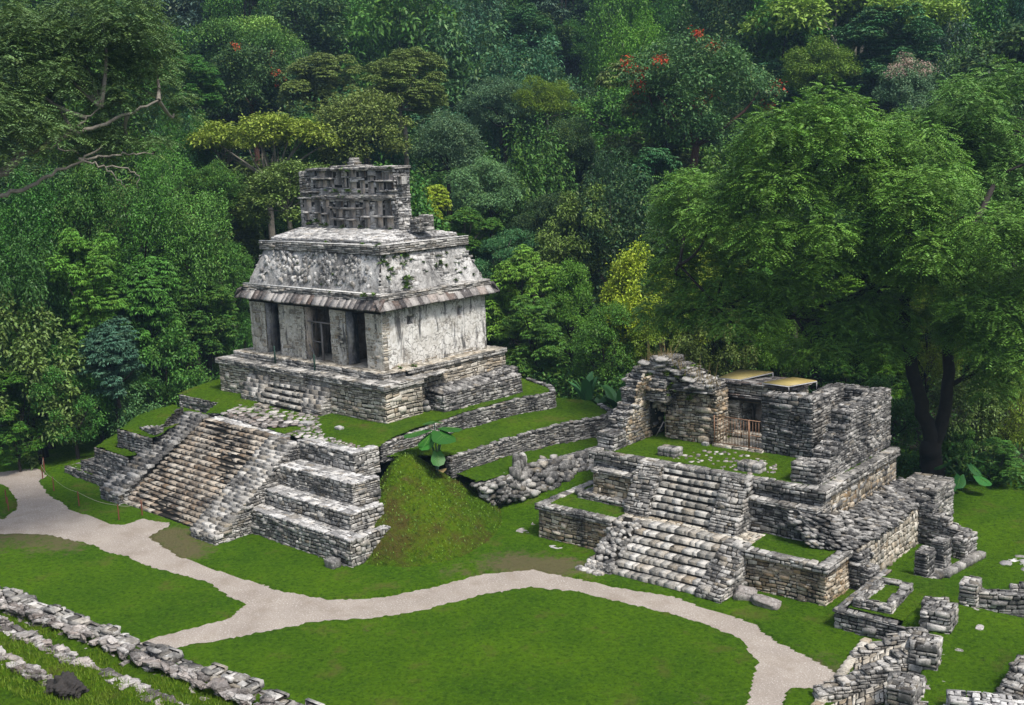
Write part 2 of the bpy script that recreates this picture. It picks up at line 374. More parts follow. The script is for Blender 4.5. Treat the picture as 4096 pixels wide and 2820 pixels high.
M['room'] = plaster('room_plaster', base=(.24,.19,.15), dirt=.5, warm=.3, crack=.2)
M['lime'] = plaster('lime_coping', base=(.74,.74,.73), dirt=.15, crack=.3)
M['wood'] = flat('grey_wood', (.25,.23,.22)); M['greenpost'] = flat('green_paint', (.012,.045,.03)); M['redwood'] = flat('red_wood', (.20,.06,.035))
M['rope'] = flat('rope', (.42,.40,.33)); M['iron'] = flat('rusty_iron', (.36,.20,.12), .6, .2, .4); M['canopy'] = flat('yellow_sheet', (.44,.35,.13), .5, 0, .2, 2)
M['frame'] = flat('white_metal', (.55,.55,.55)); M['sign'] = flat('pale_green_sign', (.38,.50,.42), .5, 0, .05); M['signmark'] = flat('dark_mark', (.03,.10,.06))
M['bark'] = flat('pale_bark', (.30,.27,.22), .9, 0, .5, 3); M['darkbark'] = flat('dark_bark', (.030,.022,.018), .9, 0, .5, 3); M['redbark'] = flat('red_bark', (.12,.055,.04), .9, 0, .4, 3)
M['leaf'] = leafmat('leaf'); M['glossy'] = leafmat('glossy_leaf', rough=.5, trans=.18, amt=.25)
M['grass'] = grassmat('lawn_grass'); M['grass2'] = grassmat('terrace_grass', a=(.06,.145,.003), b=(.12,.22,.004), dry=(.14,.11,.035), damt=.4)
M['mound'] = grassmat('mound_weeds', a=(.06,.13,.002), b=(.13,.20,.004), dry=(.09,.055,.02), damt=.95, bump=1.)
M['soil_and_shade'] = flat('forest_soil_and_shade', (.020,.018,.010), .95, 0, .5, 1.)  # forest floor earth; its dark tone also serves as painted shade in the ruin
M['drygrass'] = flat('dry_grass', (.32,.24,.10))
def gravel():
    m, nt, out = newmat('gravel_path'); N = NT(nt); P = mapping(N, (1,1,1))
    c = N.mix(N.mr(N.noise(P, .5, 5), .35, .65), (.29,.25,.215), (.37,.325,.28))
    c = N.mix(N.mr(N.noise(P, 24, 3, .8), .48, .66, 0, .75), c, (.22,.18,.15)); c = N.mix(N.mr(N.noise(P, 15, 3, .8), .56, .68, 0, .8), c, (.72,.68,.63))
    c = N.mix(N.mr(N.noise(P, .8, 8, .72), .50, .70, 0, .65), c, (.22,.175,.13))
    bs = N.n('ShaderNodeBsdfPrincipled'); N.l(c, bs.inputs['Base Color']); bs.inputs['Roughness'].default_value = .95
    bp = N.n('ShaderNodeBump'); bp.inputs['Strength'].default_value = .4; bp.inputs['Distance'].default_value = .03; N.l(N.noise(P, 28, 3, .8), bp.inputs['Height']); N.l(bp.outputs[0], bs.inputs['Normal'])
    N.l(bs.outputs[0], out.inputs[0]); return m
M['gravel'] = gravel()
#@@PART2
# ------------------------------------------------------------------ ground
def sstep(x, a, b):
    t = np.clip((x-a)/(b-a), 0, 1); return t*t*(3-2*t)
def hill(x, y):
    dx = x-CAM[0]; dy = y-CAM[1]; r = np.hypot(dx, dy); az = np.degrees(np.arctan2(dx, dy))
    r0 = np.interp(az, [-75, -66, -58, -50, -40, -33, -25, -15, 0], [70, 70, 71, 76, 74, 70, 66, 66, 66])
    t = np.maximum(0, r-r0)
    h = .42*np.where(t < 12, t*t/24., t-6)
    h = np.where(h > 60, 60+(h-60)*.2, h)
    return h + np.clip(t/10, 0, 1)*noise2(x, y, .09, 3, 2)*1.2
def toF(x, y):
    ox, oy, a = FRAMES['F']; dx = x-ox; dy = y-oy
    return math.cos(a)*dx+math.sin(a)*dy, -math.sin(a)*dx+math.cos(a)*dy
def lawn_h(x, y):
    h = 1.3*sstep(y, 6.8, 13.5)*sstep(x, -3, -1)*(1-sstep(x, 5, 9))
    fx, fy = toF(x, y)
    ex = np.interp(fy, [-9, -7.2, -6.2, -4.6, -4.3, -1.9, -1.4], [19.0, 19.0, 18.6, 18.3, 18.1, 17.6, 16.5])
    hr = .86*sstep(fx, ex, ex+.3)*(1-sstep(fy, .6, 3.2)) + .15*sstep(fy, 1, 4)*sstep(fx, 16.4, 17.5)
    h = h + hr
    h = h + .30*np.exp(-((x+24)**2/9+(y-2.)**2/6))
    h = h + np.where(y > 14, 0, 0)
    return h + hill(x, y)*.0
PATHS = [  # plan outlines of the gravel path
 [(-34,-6),(-28.2,-2.4),(-27.3,-.85),(-25.2,-1.1),(-24.3,-2.0),(-21.5,-2.85),(-17.25,-3.37),(-14.2,-3.25),(-13.5,-2.9),(-13.6,-1.9),(-11.9,-1.5),(-11.4,-1.75),(-10.84,-3.05),(-7.45,-3.71),(-3.72,-3.48),(-.33,-3.27),(1.88,-2.59),(3.34,-1.15),(4.26,1.06),(4.86,2.98),(5.98,4.42),(8.03,4.77),(10.38,5.13),(12.1,5.62),(15.0,5.35),(15.9,5.2),(18.11,4.15),(19.9,3.75),(20.4,2.9),(20.1,2.4),(19.2,1.78),(19.54,.75),(20.2,-2),(20.4,-6),(18.2,-6),(18.66,.06),(17.47,2.75),(16.2,3.89),(14.21,4.2),(11.78,4.07),(8.89,3.72),(7.31,2.92),(6.3,1.48),(5.62,-1.16),(4.61,-2.69),(3.01,-4.52),(1.23,-8.4),(.6,-12),(-1.2,-12),(-.46,-8.55),(.2,-6.08),(-.47,-5.03),(-3.25,-4.63),(-7.58,-5.12),(-11.91,-5.3),(-15.31,-5.97),(-16.95,-7.33),(-17,-12),(-20.5,-12),(-20.6,-6.0),(-24.54,-4.3),(-34,-9)]]
ISLE = [(-30,-6.6),(-30,-3.6),(-24.9,-3.6),(-22.2,-4.3),(-20.2,-5.1),(-19.3,-6.1),(-20.1,-6.6),(-24,-5.9)]
def inside(px, py, poly):
    c = np.zeros(px.shape, bool); n = len(poly)
    for i in range(n):
        x1, y1 = poly[i]; x2, y2 = poly[(i+1) % n]
        if y1 == y2: continue
        k = ((y1 > py) != (y2 > py)) & (px < (x2-x1)*(py-y1)/(y2-y1)+x1); c ^= k
    return c
def grid(x0, x1, y0, y1, st, f, keep=None, jz=0.):
    xs = np.arange(x0, x1+st/2, st); ys = np.arange(y0, y1+st/2, st); X, Y = np.meshgrid(xs, ys)
    Z = f(X, Y)
    if jz: Z = Z + rng.uniform(-jz, jz, Z.shape)
    nx = len(xs); ny = len(ys); i = np.arange(nx*ny).reshape(ny, nx)
    Q = np.stack([i[:-1, :-1], i[:-1, 1:], i[1:, 1:], i[1:, :-1]], -1).reshape(-1, 4)
    V = np.stack([X, Y, Z], -1).reshape(-1, 3)
    if keep is not None:
        kv = keep(X, Y).ravel(); Q = Q[kv[Q].all(1)]
        used = np.unique(Q); re = -np.ones(len(V), int); re[used] = np.arange(len(used)); V = V[used]; Q = re[Q]
    return V, Q
# gravel sheet (below), lawn over it pushed down where the path runs
fine = 0.11
def lawnz(X, Y):
    nx = X + .09*noise2(X, Y, 1.6, 11, 3)+.05*noise2(X, Y, 7, 13, 2); ny = Y + .09*noise2(X, Y, 1.6, 12, 3)+.05*noise2(X, Y, 7, 14, 2)
    p = inside(nx, ny, PATHS[0]) & ~inside(nx, ny, ISLE)
    z = lawn_h(X, Y) + .07 + .02*noise2(X, Y, .5, 4, 2) + .012*noise2(X, Y, 4, 6, 2)
    return np.where(p, -.10, z)
WEAR = [(-10.2,-2.7,1.6,1.),(-8.0,-3.0,1.2,.7),(-17,-6.4,3.2,.9),(-13,-5.9,1.8,.6),(4.9,4.3,1.6,.9),(6.5,5.2,1.2,.7),(3.6,2.2,.8,.5),(19.2,3.2,1.6,.7),(11.5,-6.2,0,0),(-7.0,-3.2,1.0,.6),(7.5,5.6,1.2,.5),(17.8,-.8,1.2,.4),(5.2,-3.2,1.3,.3)]
mb = MB(); V, Q = grid(-34, 27, -13, 30, fine, lawnz, jz=.022)
wr = sum(a*np.exp(-((V[:,0]-x)**2+(V[:,1]-y)**2)/(r*r+.01)) for x, y, r, a in WEAR); A_ = np.stack([wr*0+.5, np.clip(.38+.9*wr, 0, 1.3), wr*0+1], 1)
mb.add(V, Q, A_); mb.top('lawn', M['grass'], kind='structure', smooth=True)
def pathz(X, Y): return -.004+.012*noise2(X, Y, 1.1, 21, 2)
mb = MB(); V, Q = grid(-34, 22, -13, 6.4, .25, pathz, keep=lambda X, Y: np.any([inside(X+a, Y+b, PATHS[0]) for a in (-.55,0,.55) for b in (-.55,0,.55)], axis=0) & (Y < 7)); mb.add(V, Q, (.5, .5, 1)); mb.top('path', M['gravel'], kind='structure', smooth=True)
def terz(X, Y):
    h = hill(X, Y); ins = (X > -34) & (X < 27) & (Y > -13) & (Y < 30) & (h < .5)
    # slope under the camera's own temple
    r = np.hypot(X-CAM[0], Y-CAM[1]); near = np.clip((17-r)*.9, 0, 12)
    return np.where(ins, -.4, h-.02) + near*0
mb = MB(); V, Q = grid(-260, 260, -120, 330, 2.0, terz); mb.add(V, Q, (.5, .5, 1)); mb.top('ground', M['soil_and_shade'], kind='structure', smooth=True)

# ------------------------------------------------------------------ temple of the tall roof comb (frame S)
Z0 = 3.8
pyr = thing('stepped_pyramid', 'grey stone stepped pyramid with wide moss-stained stairway, carrying the temple with roof comb', 'pyramid', (-10, 3, 0))
def tier(x0, x1, y0, y1, z0, z1, faces, mat='gray', **k):
    mb = MB(); 
    for f in faces: mb.block(x0, x1, y0, y1, z0, z1, f, b=.05, **k)
    return mb.part('terrace_wall', M[mat], pyr)
def tierR(x1, y0, y1, yr, z0, z1, xl=-7.4):
    mb = MB(); k = dict(sw=.33, sh=.17, prot=.06)
    mb.block(xl, x1, y0, yr, z0-.3, z1, 'FR', b=.06, **k)
    mb.part('terrace_wall', M['gray'], pyr)
    mb = MB(); mb.face((xl, y0+.02, z1), (1,0,0), (0,1,0), x1-xl-.03, y1-y0, sw=.42, sh=.32, prot=.014, jit=.18, gap=.02)
    mb.face((x1-.5, y1, z1), (1,0,0), (0,1,0), .47, max(.1, yr-y1), sw=.3, sh=.3, prot=.05, jit=.18)
    mb.part('terrace_paving', M['flag'], pyr)
tierR(0.0, 0.0, .82, 2.25, 0, 1.22)
tierR(-.91, .80, 1.74, 2.7, 1.2, 1.96)
tierR(-1.78, 1.72, 3.0, 3.3, 1.94, 2.90)
tierR(-3.15, 2.98, 3.62, 4.5, 2.88, 3.80)
# left tiers
k = dict(sw=.36, sh=.18, prot=.06)
tier(-24.4, -18.4, -.55, 1, 0, .55, 'FT', 'dark', **k); tier(-22.9, -18.2, -.30, 1.5, .5, 1.06, 'FT', 'dark', **k)
tier(-21.6, -18.0, -.08, 3, .9, 1.94, 'FL', 'dark', **k); tier(-20.6, -17.0, .82, 5.5, 1.9, 2.92, 'FL', 'dark', **k)
tier(-21.8, -17.7, 5.42, 9, 2.8, 3.82, 'FL', 'dark', **k)
mb = MB(); mb.ruin((-19.3, 1.5), (-17.2, 1.25), .4, 2.8, [(0, 3.05), (2.1, 3.35)], sw=.25, sh=.12)
mb.part('low_wall', M['dark'], pyr)
# staircase
NS = 20; y0s, y1s = -1.3, 3.35; hs_ = 3.66/NS; ds = (y1s-y0s)/NS
st = MB(); 
for v in ((-16.5, 0), (-9.1, 0)): pass
for i in range(NS):
    st.quad((-16.6, y0s+i*ds+.03, 0), (-9.0, y0s+i*ds+.03, 0), (-9.0, y0s+i*ds+.03, (i+1)*hs_-.02), (-16.6, y0s+i*ds+.03, (i+1)*hs_-.02), (.2, .5, 0))
    st.quad((-16.6, y0s+i*ds+.03, (i+1)*hs_-.02), (-9.0, y0s+i*ds+.03, (i+1)*hs_-.02), (-9.0, y0s+(i+1)*ds+.1, (i+1)*hs_-.02), (-16.6, y0s+(i+1)*ds+.1, (i+1)*hs_-.02), (.2, .5, 0))
stair = st.part('staircase', M['step'], pyr)
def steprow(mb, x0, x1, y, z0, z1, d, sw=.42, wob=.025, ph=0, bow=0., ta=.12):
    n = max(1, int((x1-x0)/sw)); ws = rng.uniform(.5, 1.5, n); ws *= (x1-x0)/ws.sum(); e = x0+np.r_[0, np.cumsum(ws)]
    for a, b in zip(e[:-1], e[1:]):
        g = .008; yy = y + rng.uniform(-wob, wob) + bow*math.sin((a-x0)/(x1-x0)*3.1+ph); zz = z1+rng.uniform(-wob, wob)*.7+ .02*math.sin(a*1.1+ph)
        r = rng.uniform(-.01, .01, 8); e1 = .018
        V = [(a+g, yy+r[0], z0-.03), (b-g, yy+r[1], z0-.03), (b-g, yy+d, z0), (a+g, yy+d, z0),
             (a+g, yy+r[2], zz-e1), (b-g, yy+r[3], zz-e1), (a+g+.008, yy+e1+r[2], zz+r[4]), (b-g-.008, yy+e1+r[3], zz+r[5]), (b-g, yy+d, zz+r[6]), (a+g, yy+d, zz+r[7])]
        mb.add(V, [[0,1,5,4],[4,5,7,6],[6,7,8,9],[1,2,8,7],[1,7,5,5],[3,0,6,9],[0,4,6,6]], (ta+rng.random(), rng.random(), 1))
for i in range(NS):
    mb = MB(); xl = -16.62 if i < 18 else -16.2; xr = -9.0 + (.0 if i < 15 else .1*(i-14))
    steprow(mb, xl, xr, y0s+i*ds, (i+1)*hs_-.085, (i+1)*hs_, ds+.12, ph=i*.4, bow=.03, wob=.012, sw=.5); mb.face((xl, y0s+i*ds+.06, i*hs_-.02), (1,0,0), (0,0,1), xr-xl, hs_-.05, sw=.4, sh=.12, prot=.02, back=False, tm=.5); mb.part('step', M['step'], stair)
# balustrades: sloping masses of thin slabs
def balustrade(x0, x1, ya, yb, za, zb, mat='gray', xs=0., name='balustrade', parent=None, sw=.52, n=None, zbase=0., rough=.05, drop=.0):
    parent = parent or pyr
    n = n or max(3, int((zb-za)/.15)); mb = MB(); L = yb-ya
    for i in range(n):
        t0 = i/n; t1 = (i+1)/n; yy = ya+L*t0; zz = za+(zb-za)*t1; z00 = za+(zb-za)*t0
        a = x0+xs*t0; b = x1+xs*t0
        steprow(mb, a-rng.uniform(0, .1), b+rng.uniform(0, .1), yy, z00, zz-.01, L/n+.16, sw=sw, wob=rough*.6, ta=0.)
    prof = [(0, za-zbase), (L, zb-zbase), (L+.3, zb-zbase)]
    for xx, sgn in ((x0, -1), (x1, 1)):
        if sgn > 0: mb.face((xx, ya, zbase), (0,1,0), (0,0,1), L+.3, zb-zbase, prof=prof, sw=.3, sh=.14, prot=.06)
        else: mb.face((xx, yb+.3, zbase), (0,-1,0), (0,0,1), L+.3, zb-zbase, prof=[(L+.3-a, b) for a, b in prof[::-1]], sw=.3, sh=.14, prot=.06)
    mb.face((x0, ya, zbase), (1,0,0), (0,0,1), x1-x0, za-zbase+.01, sw=.32, sh=.15, prot=.05)
    return mb.part(name, M[mat], parent)
balustrade(-18.35, -16.5, -1.55, 3.3, .55, 3.85, xs=.9, mat='dark', n=24, rough=.07)
balustrade(-9.15, -7.15, -1.95, 2.9, .35, 3.72, xs=-.2, mat='gray', n=26, rough=.06)
# apron of big slabs and paving at the stair head
mb = MB(); mb.face((-15.6, 3.45, 3.66), (1,-.02,0), (0,1,0), 6.9, .7, sw=.5, sh=.35, prot=.03, jit=.15)
def flagpoly(mb, poly, z, n, smin=.18, smax=.42, seed=1, dens=None, thick=.05):
    r = np.random.default_rng(seed); P = np.array(poly); pts = []
    tries = 0
    while len(pts) < n and tries < n*30:
        tries += 1; p = r.uniform(P.min(0), P.max(0)); s = r.uniform(smin, smax)
        if not inside(np.array([p[0]]), np.array([p[1]]), poly)[0]: continue
        if any((p[0]-q[0])**2+(p[1]-q[1])**2 < (.46*(s+q[2]))**2 for q in pts): continue
        pts.append((p[0], p[1], s))
    for (x, y, s) in pts:
        k = r.integers(5, 8); th = np.sort(r.uniform(0, 6.28, k)); th = np.arange(k)*6.28/k+r.uniform(-.3, .3, k)
        rad = s/2*r.uniform(.85, 1.15, k)*1.05; zz = (z(x, y) if callable(z) else z)+r.uniform(0, .03)
        V = [(x+q*math.cos(a), y+q*math.sin(a), zz-.05) for q, a in zip(rad, th)]+[(x+.93*q*math.cos(a), y+.93*q*math.sin(a), zz+thick) for q, a in zip(rad, th)]+[(x, y, zz+thick+.005)]
        Q = []
        for j in range(k):
            j2 = (j+1) % k; Q += [[j, j2, k+j2, k+j], [k+j, k+j2, 2*k, 2*k]]
        mb.add(V, Q, (r.random(), r.random(), 1))
mb.part('paving', M['flag'], pyr)
mb = MB(); pol = [(-15.5,4.25),(-10.9,3.7),(-9.6,5.0),(-12.3,6.9),(-16.9,6.95)]
mb.face((-15.5, 4.25, 3.62), (1,-.12,0), (0,0,1), 4.7, .2, sw=.45, sh=.2, prot=.04)
flagpoly(mb, pol, 3.79, 420, .30, .72, 5, thick=.022); mb.add([(x, y, 3.79) for x, y in (pol[0], pol[1], pol[2], pol[3])], [[0,1,2,3]], (.2,.5,0)); mb.add([(x, y, 3.79) for x, y in (pol[0], pol[3], pol[4])], [[0,1,2,2]], (.2,.5,0))
mb.part('paving', M['near'], pyr)

# upper terrace turf and the lower grass ledges
UP = [(-22.2,5.5),(-17.9,5.46),(-16.4,3.5),(-15.6,4.1),(-8.8,3.55),(-3.2,3.58),(-3.15,4.5),(-3.66,5.4),(-3.82,6.8),(-4.14,9.9),(-4.28,13.1),(-4.17,15.75),(-3.7,16.9),(-4.2,18.1),(-6.3,19.),(-8.5,19.6),(-21,20),(-24.5,12)]
def upz(X, Y): return 3.74+.16*sstep(Y, 4, 8)+.05*noise2(X, Y, .6, 31, 2)
def turf(poly, f, st, name='lawn', mat='grass2', nz=.06, jz=.015):
    xs = [p[0] for p in poly]; ys = [p[1] for p in poly]
    mb = MB(); V, Q = grid(min(xs)-.1, max(xs)+.1, min(ys)-.1, max(ys)+.1, st, f, keep=lambda X, Y: inside(X+nz*noise2(X, Y, 3, 41, 2), Y+nz*noise2(X, Y, 3, 42, 2), poly), jz=jz)
    mb.add(V, Q, (.5, .5, 1)); return mb.top(name, M[mat], kind='structure', smooth=True)
turf(UP, upz, .12)
turf([(-21.7,-.0),(-18.1,0),(-18.1,.75),(-20.5,.75),(-20.6,5.4),(-24,5.4),(-23.4,2.5)], lambda X, Y: 1.95+.22*np.clip(Y-.3,0,3)*.3+.03*noise2(X,Y,1,33,2), .12)
turf([(-20.5,.9),(-17.0,.9),(-16.9,3.3),(-17.8,5.35),(-22.5,5.4),(-22.3,3)], lambda X, Y: 2.93+.05*(Y-1)+.35*sstep(X,-18.4,-17)*sstep(Y,1,2.5)+.03*noise2(X,Y,1,34,2), .12)
turf([(-24.3,-.5),(-18.3,-.5),(-18.3,-.32),(-22.8,-.32),(-23.4,1.5),(-25,1.8)], lambda X, Y: .57+0*X, .1, nz=.02)
# right-hand terraces with curved dry-stone retaining walls
def curve(pts, n=60):
    P = np.array(pts, float); d = np.r_[0, np.cumsum(np.linalg.norm(np.diff(P, axis=0), axis=1))]; t = np.linspace(0, d[-1], n)
    return np.stack([np.interp(t, d, P[:, i]) for i in range(P.shape[1])], 1)
def retaining(pts, n, label, sw=.3, sh=.13, th=.32, prot=.08, mat='dark', fr='S'):
    # pts: x, y, zbottom, ztop  (wall foot line), slight batter; coping stones stand proud
    P = curve(pts, n+1); mb = MB()
    for i in range(n):
        a, b = P[i], P[i+1]; U = np.array([b[0]-a[0], b[1]-a[1], 0]); L = np.linalg.norm(U)
        if L < .02: continue
        U /= L; Nn = np.array([U[1], -U[0], 0.]); zt = (a[3]+b[3])/2+rng.uniform(-.02, .05); zb = min(a[2], b[2])-.15
        V = np.array([-Nn[0]*.08, -Nn[1]*.08, 1.])
        mb.face((a[0], a[1], zb), U, V, L+.02, zt-zb, sw=sw, sh=sh, prot=prot, N=Nn)
        mb.face(np.array([a[0], a[1], zt])-.08*Nn*0-.06*U, U, -Nn, L+.12, th, sw=sw, sh=th*.8, prot=.07, jit=.18, N=(0,0,1))
    a = P[0]; mb.face((a[0], a[1], a[2]-.1), (-(P[1]-P[0])[1]*0-1, 0, 0), (0,0,1), .4, a[3]-a[2]+.1, sw=sw, sh=sh, prot=prot, N=(0,-1,0))
    return mb.top('retaining_wall', M[mat], label, 'retaining wall', fr=fr)
retaining([(-3.6,5.05,2.95,3.68),(-3.75,6.8,2.95,3.72),(-3.95,9.,2.98,3.78),(-4.1,11,3.0,3.82),(-4.15,13.2,3.0,3.85),(-4.0,15.4,3.0,3.86),(-3.5,16.6,3.0,3.86),(-3.6,17.6,3.0,3.88),(-4.6,18.5,3.1,3.9),(-7,19.3,3.3,3.95)], 46, 'upper curved dry-stone wall holding the grass below the plastered temple side')
retaining([(-1.35,7.3,2.05,2.86),(-1.25,9,2.05,2.9),(-1.3,10.5,2.02,2.9),(-1.25,12.6,2.0,2.92),(-.95,14.8,2.0,2.95),(-.45,16.4,2.0,2.96),(-.1,17.3,2.0,2.96),(-.3,18.6,2.1,2.98),(-2,19.6,2.3,3.0)], 42, 'lower curved dry-stone wall, one grass ledge below the upper curved wall')
turf([(-3.95,4.8),(-2.8,6.0),(-1.5,7.2),(-1.4,9),(-1.45,10.5),(-1.4,12.6),(-1.1,14.8),(-.6,16.4),(-.3,17.3),(-.5,18.6),(-3,19.8),(-5,19),(-4.1,17.6),(-4.2,15),(-4.3,10),(-3.9,6)], lambda X, Y: 2.93+.06*(-X-1.2)+.04*noise2(X,Y,1.2,35,2), .12, nz=.03)
turf([(-1.6,7.6),(.2,7.4),(.35,9),(.45,11),(.7,12.6),(.9,14.6),(1.3,17.5),(1,19),(-.5,19.2),(-.2,17.5),(-.7,15),(-1.4,12),(-1.5,9)], lambda X, Y: 1.9+.12*(.4-X)+.06*noise2(X,Y,1.5,36,2), .12, nz=.05)
# mound of weeds burying the corner of the pyramid
AP = np.array([-3.1, 5.6])
BD = np.array([(-.6,.9),(.3,.95),(1.0,1.3),(1.75,2.0),(2.4,3.3),(2.35,5.0),(1.6,7.0),(.9,8.2),(.3,9.0),(-.5,9.6),(-1.7,8.6),(-3.7,7.4),(-4.3,5.5),(-3.6,3.6),(-2.4,2.6),(-1.4,1.9)])
bth = np.arctan2(BD[:,1]-AP[1], BD[:,0]-AP[0]); brr = np.hypot(BD[:,1]-AP[1], BD[:,0]-AP[0]); o_ = np.argsort(bth); bth = bth[o_]; brr = brr[o_]
def moundz(X, Y):
    th = np.arctan2(Y-AP[1], X-AP[0]); r = np.hypot(X-AP[0], Y-AP[1])
    R = np.interp(th, np.r_[bth[-1]-2*math.pi, bth, bth[0]+2*math.pi], np.r_[brr[-1], brr, brr[0]])
    # towards the pyramid side the mound stays high
    d = r/(np.maximum(R, 1.2)*1.06+.25*noise2(np.cos(th)*3, np.sin(th)*3, 1, 8, 2))
    z = 3.15*(1-np.clip(d, 0, 1.3)**1.25) + .17*noise2(X, Y, 1.5, 51, 4)*np.clip(1.1-d, 0, 1)*1.3
    t1 = (X < .2) & (Y < 3.3+0*X)
    lim = np.where(Y < .9, 1.05, np.where(Y < 1.85, 1.85, np.where(Y < 3.0, 2.7, 3.5)))
    lim = np.where((X < -.08) & (Y < .9), .9, lim); 
    inb = ((X < -.02) & (Y > 0) & (Y < .82)) | ((X < -.95) & (Y < 1.74)) | ((X < -1.82) & (Y < 3.0)) | ((X < -3.2) & (Y < 3.6))
    z = np.where(inb, -.5, z)
    return np.maximum(z, -.3)
mb = MB(); V, Q = grid(-4.5, 3.2, .2, 10.4, .09, moundz, keep=lambda X, Y: (moundz(X, Y) > lawn_h(X, Y)-.12), jz=.02); mb.add(V, Q, (.5,.5,1)); mb.top('mound', M['mound'], kind='structure', smooth=True)
# rubble bank under the lowest ledge
rb = MB(); r_ = np.random.default_rng(4)
crest = curve([(.0,7.4,1.75),(.2,9,1.8),(.45,10.8,1.85),(.7,12.7,1.9),(.95,14.6,1.9),(1.2,16.6,1.9)], 90); foot = curve([(-.0,8.6,.55),(.9,9.7,.75),(1.5,10.9,.95),(1.75,12.6,1.15),(1.95,14,1.25),(2.0,16.6,1.3)], 90)
for i in range(89):
    a, b = crest[i], foot[i]
    rb.quad(crest[i]-(0,0,.1), foot[i]-(0,0,.1), foot[i+1]-(0,0,.1), crest[i+1]-(0,0,.1), (.2,.5,0))
for i in range(620):
    k_ = r_.integers(0, 90); t = r_.random(); p = crest[k_]*(1-t)+foot[k_]*t; p = p+r_.uniform(-.1, .1, 3)*(1,1,.4); s_ = r_.uniform(.14, .42)
    if 30 < k_ < 48: p[2] += .35*r_.random(); s_ *= 1.3
    rb.rock(p, (s_*r_.uniform(.9, 1.5), s_, s_*.7), r_.uniform(0, 3), 1, .3, (r_.uniform(-.3, .3), r_.uniform(-.3, .3)))
for i in range(90):
    for k_ in (0, 1):
        p = crest[i]+(r_.uniform(-.25, .05), r_.uniform(-.1, .1), .02); rb.rock(p, (.3, .26, .14), r_.uniform(0, 3), 1, .15)
rb.top('rubble_bank', M['dark'], 'collapsed rubble face of dark tumbled stones along the lowest grass ledge', 'rubble bank')
mb = MB()
for i in range(26):
    t = i/25; mb.rock((.45+r_.uniform(-.3, .3)*(1-t), 10.0+r_.uniform(-.5, .5), .9+1.9*t*(.4+.6*r_.random())), (.55-.2*t, .5-.2*t, .6), r_.uniform(0, 3), 2, .3)
mb.top('outcrop', M['dark'], 'tall dark mossy lump of rock sticking out of the collapsed rubble face', 'rock')
mb = MB(); mb.ruin((2.3, 14.2), (2.9, 19.5), .45, .9, [(0, 1.45), (5, 1.6)], sw=.3, sh=.16); mb.top('low_wall', M['gray'], 'low dry-stone wall stub running behind the left side of the lower ruin', 'low wall')

# ---- the temple
tm = thing('temple', 'pale stone temple with sloping stucco roof and pierced roof comb atop the pyramid', 'temple', (-13, 12, 3.9))
mb = MB(); k = dict(sw=.42, sh=.20, prot=.05)
mb.block(-20.46, -5.92, 7.40, 12, 3.7, 5.52, 'FL', **k)
mb.face((-5.92, 7.4, 3.7), (0,1,0), (0,0,1), 2.45, 1.82, **k); mb.face((-5.92, 9.85, 3.7), (-1,0,0), (0,0,1), .7, 1.82, **k)
mb.face((-6.6, 9.85, 3.7), (0,1,0), (0,0,1), 7.0, 2.25, **k); mb.face((-6.6, 16.8, 3.7), (-1,0,0), (0,0,1), 13, 2.25, **k)
mb.part('plinth', M['pale'], tm)
mb = MB(); k = dict(sw=.55, sh=.13, prot=.04)
mb.block(-20.6, -5.80, 7.26, 12, 5.5, 5.80, 'FLT', tsw=.5, tsh=.4, **k); mb.face((-5.80, 7.26, 5.5), (0,1,0), (0,0,1), 2.65, .3, **k); mb.face((-5.8, 9.91, 5.5), (-1,0,0), (0,0,1), .7, .3, **k)
mb.quad((-20.6,7.26,5.5),(-20.6,12,5.5),(-5.8,9.9,5.5),(-5.8,7.26,5.5), (.2,.5,0))
mb.block(-19.85, -6.72, 8.02, 17, 5.78, 6.17, 'FL', **k)
mb.face((-6.5, 9.5, 5.92), (0,1,0), (0,0,1), 7.4, .27, **k); mb.face((-6.72, 8.02, 5.78), (0,1,0), (0,0,1), 1.5, .39, **k); mb.face((-6.5,16.9,5.92), (-1,0,0), (0,0,1), 13, .27, **k)
mb.quad((-6.62,9.5,5.92),(-6.5,9.5,5.92),(-6.5,16.9,5.92),(-6.62,16.9,5.92), (.2,.5,0))
mb.part('plinth_coping', M['gray'], tm)
mb = MB(); mb.face((-19.85, 8.02, 6.17), (1,0,0), (0,1,0), 13.13, 1.0, sw=.5, sh=.4, prot=.02, jit=.15); mb.face((-7.6, 8.9, 6.17), (1,0,0), (0,1,0), 1.1, 8.0, sw=.4, sh=.45, prot=.02, jit=.15)
mb.quad((-19.8,8.5,6.165),(-6.55,8.5,6.165),(-6.55,16.9,6.165),(-19.8,16.9,6.165), (.9,.7,1))
mb.part('floor', M['pale'], tm)
# rubble bench along the side
mb = MB(); mb.block(-6.6, -5.05, 10.55, 16.5, 3.7, 4.78, 'FR', b=.1, sw=.34, sh=.15, prot=.08); mb.face((-6.6, 10.6, 5.0), (1.5,0,-.16), (0,1,0), 1.5, 5.9, sw=.4, sh=.24, prot=.10, jit=.2)
mb.ruin((-6.4, 14.6), (-6.4, 16.6), -.9, 4.8, [(0, 5.05), (2, 5.3)], sw=.3, sh=.14)
mb.part('side_bench', M['dark'], tm)
mb = MB(); mb.rock((-6.1, 10.2, 4.1), (.5,.4,.35), .3, 2, .2); mb.rock((-6.05, 10.15, 4.4), (.4,.35,.22), .7, 2, .2); mb.top('loose_stone', M['gray'], 'small pile of two loose stones beside the side bench of the temple', 'stone')
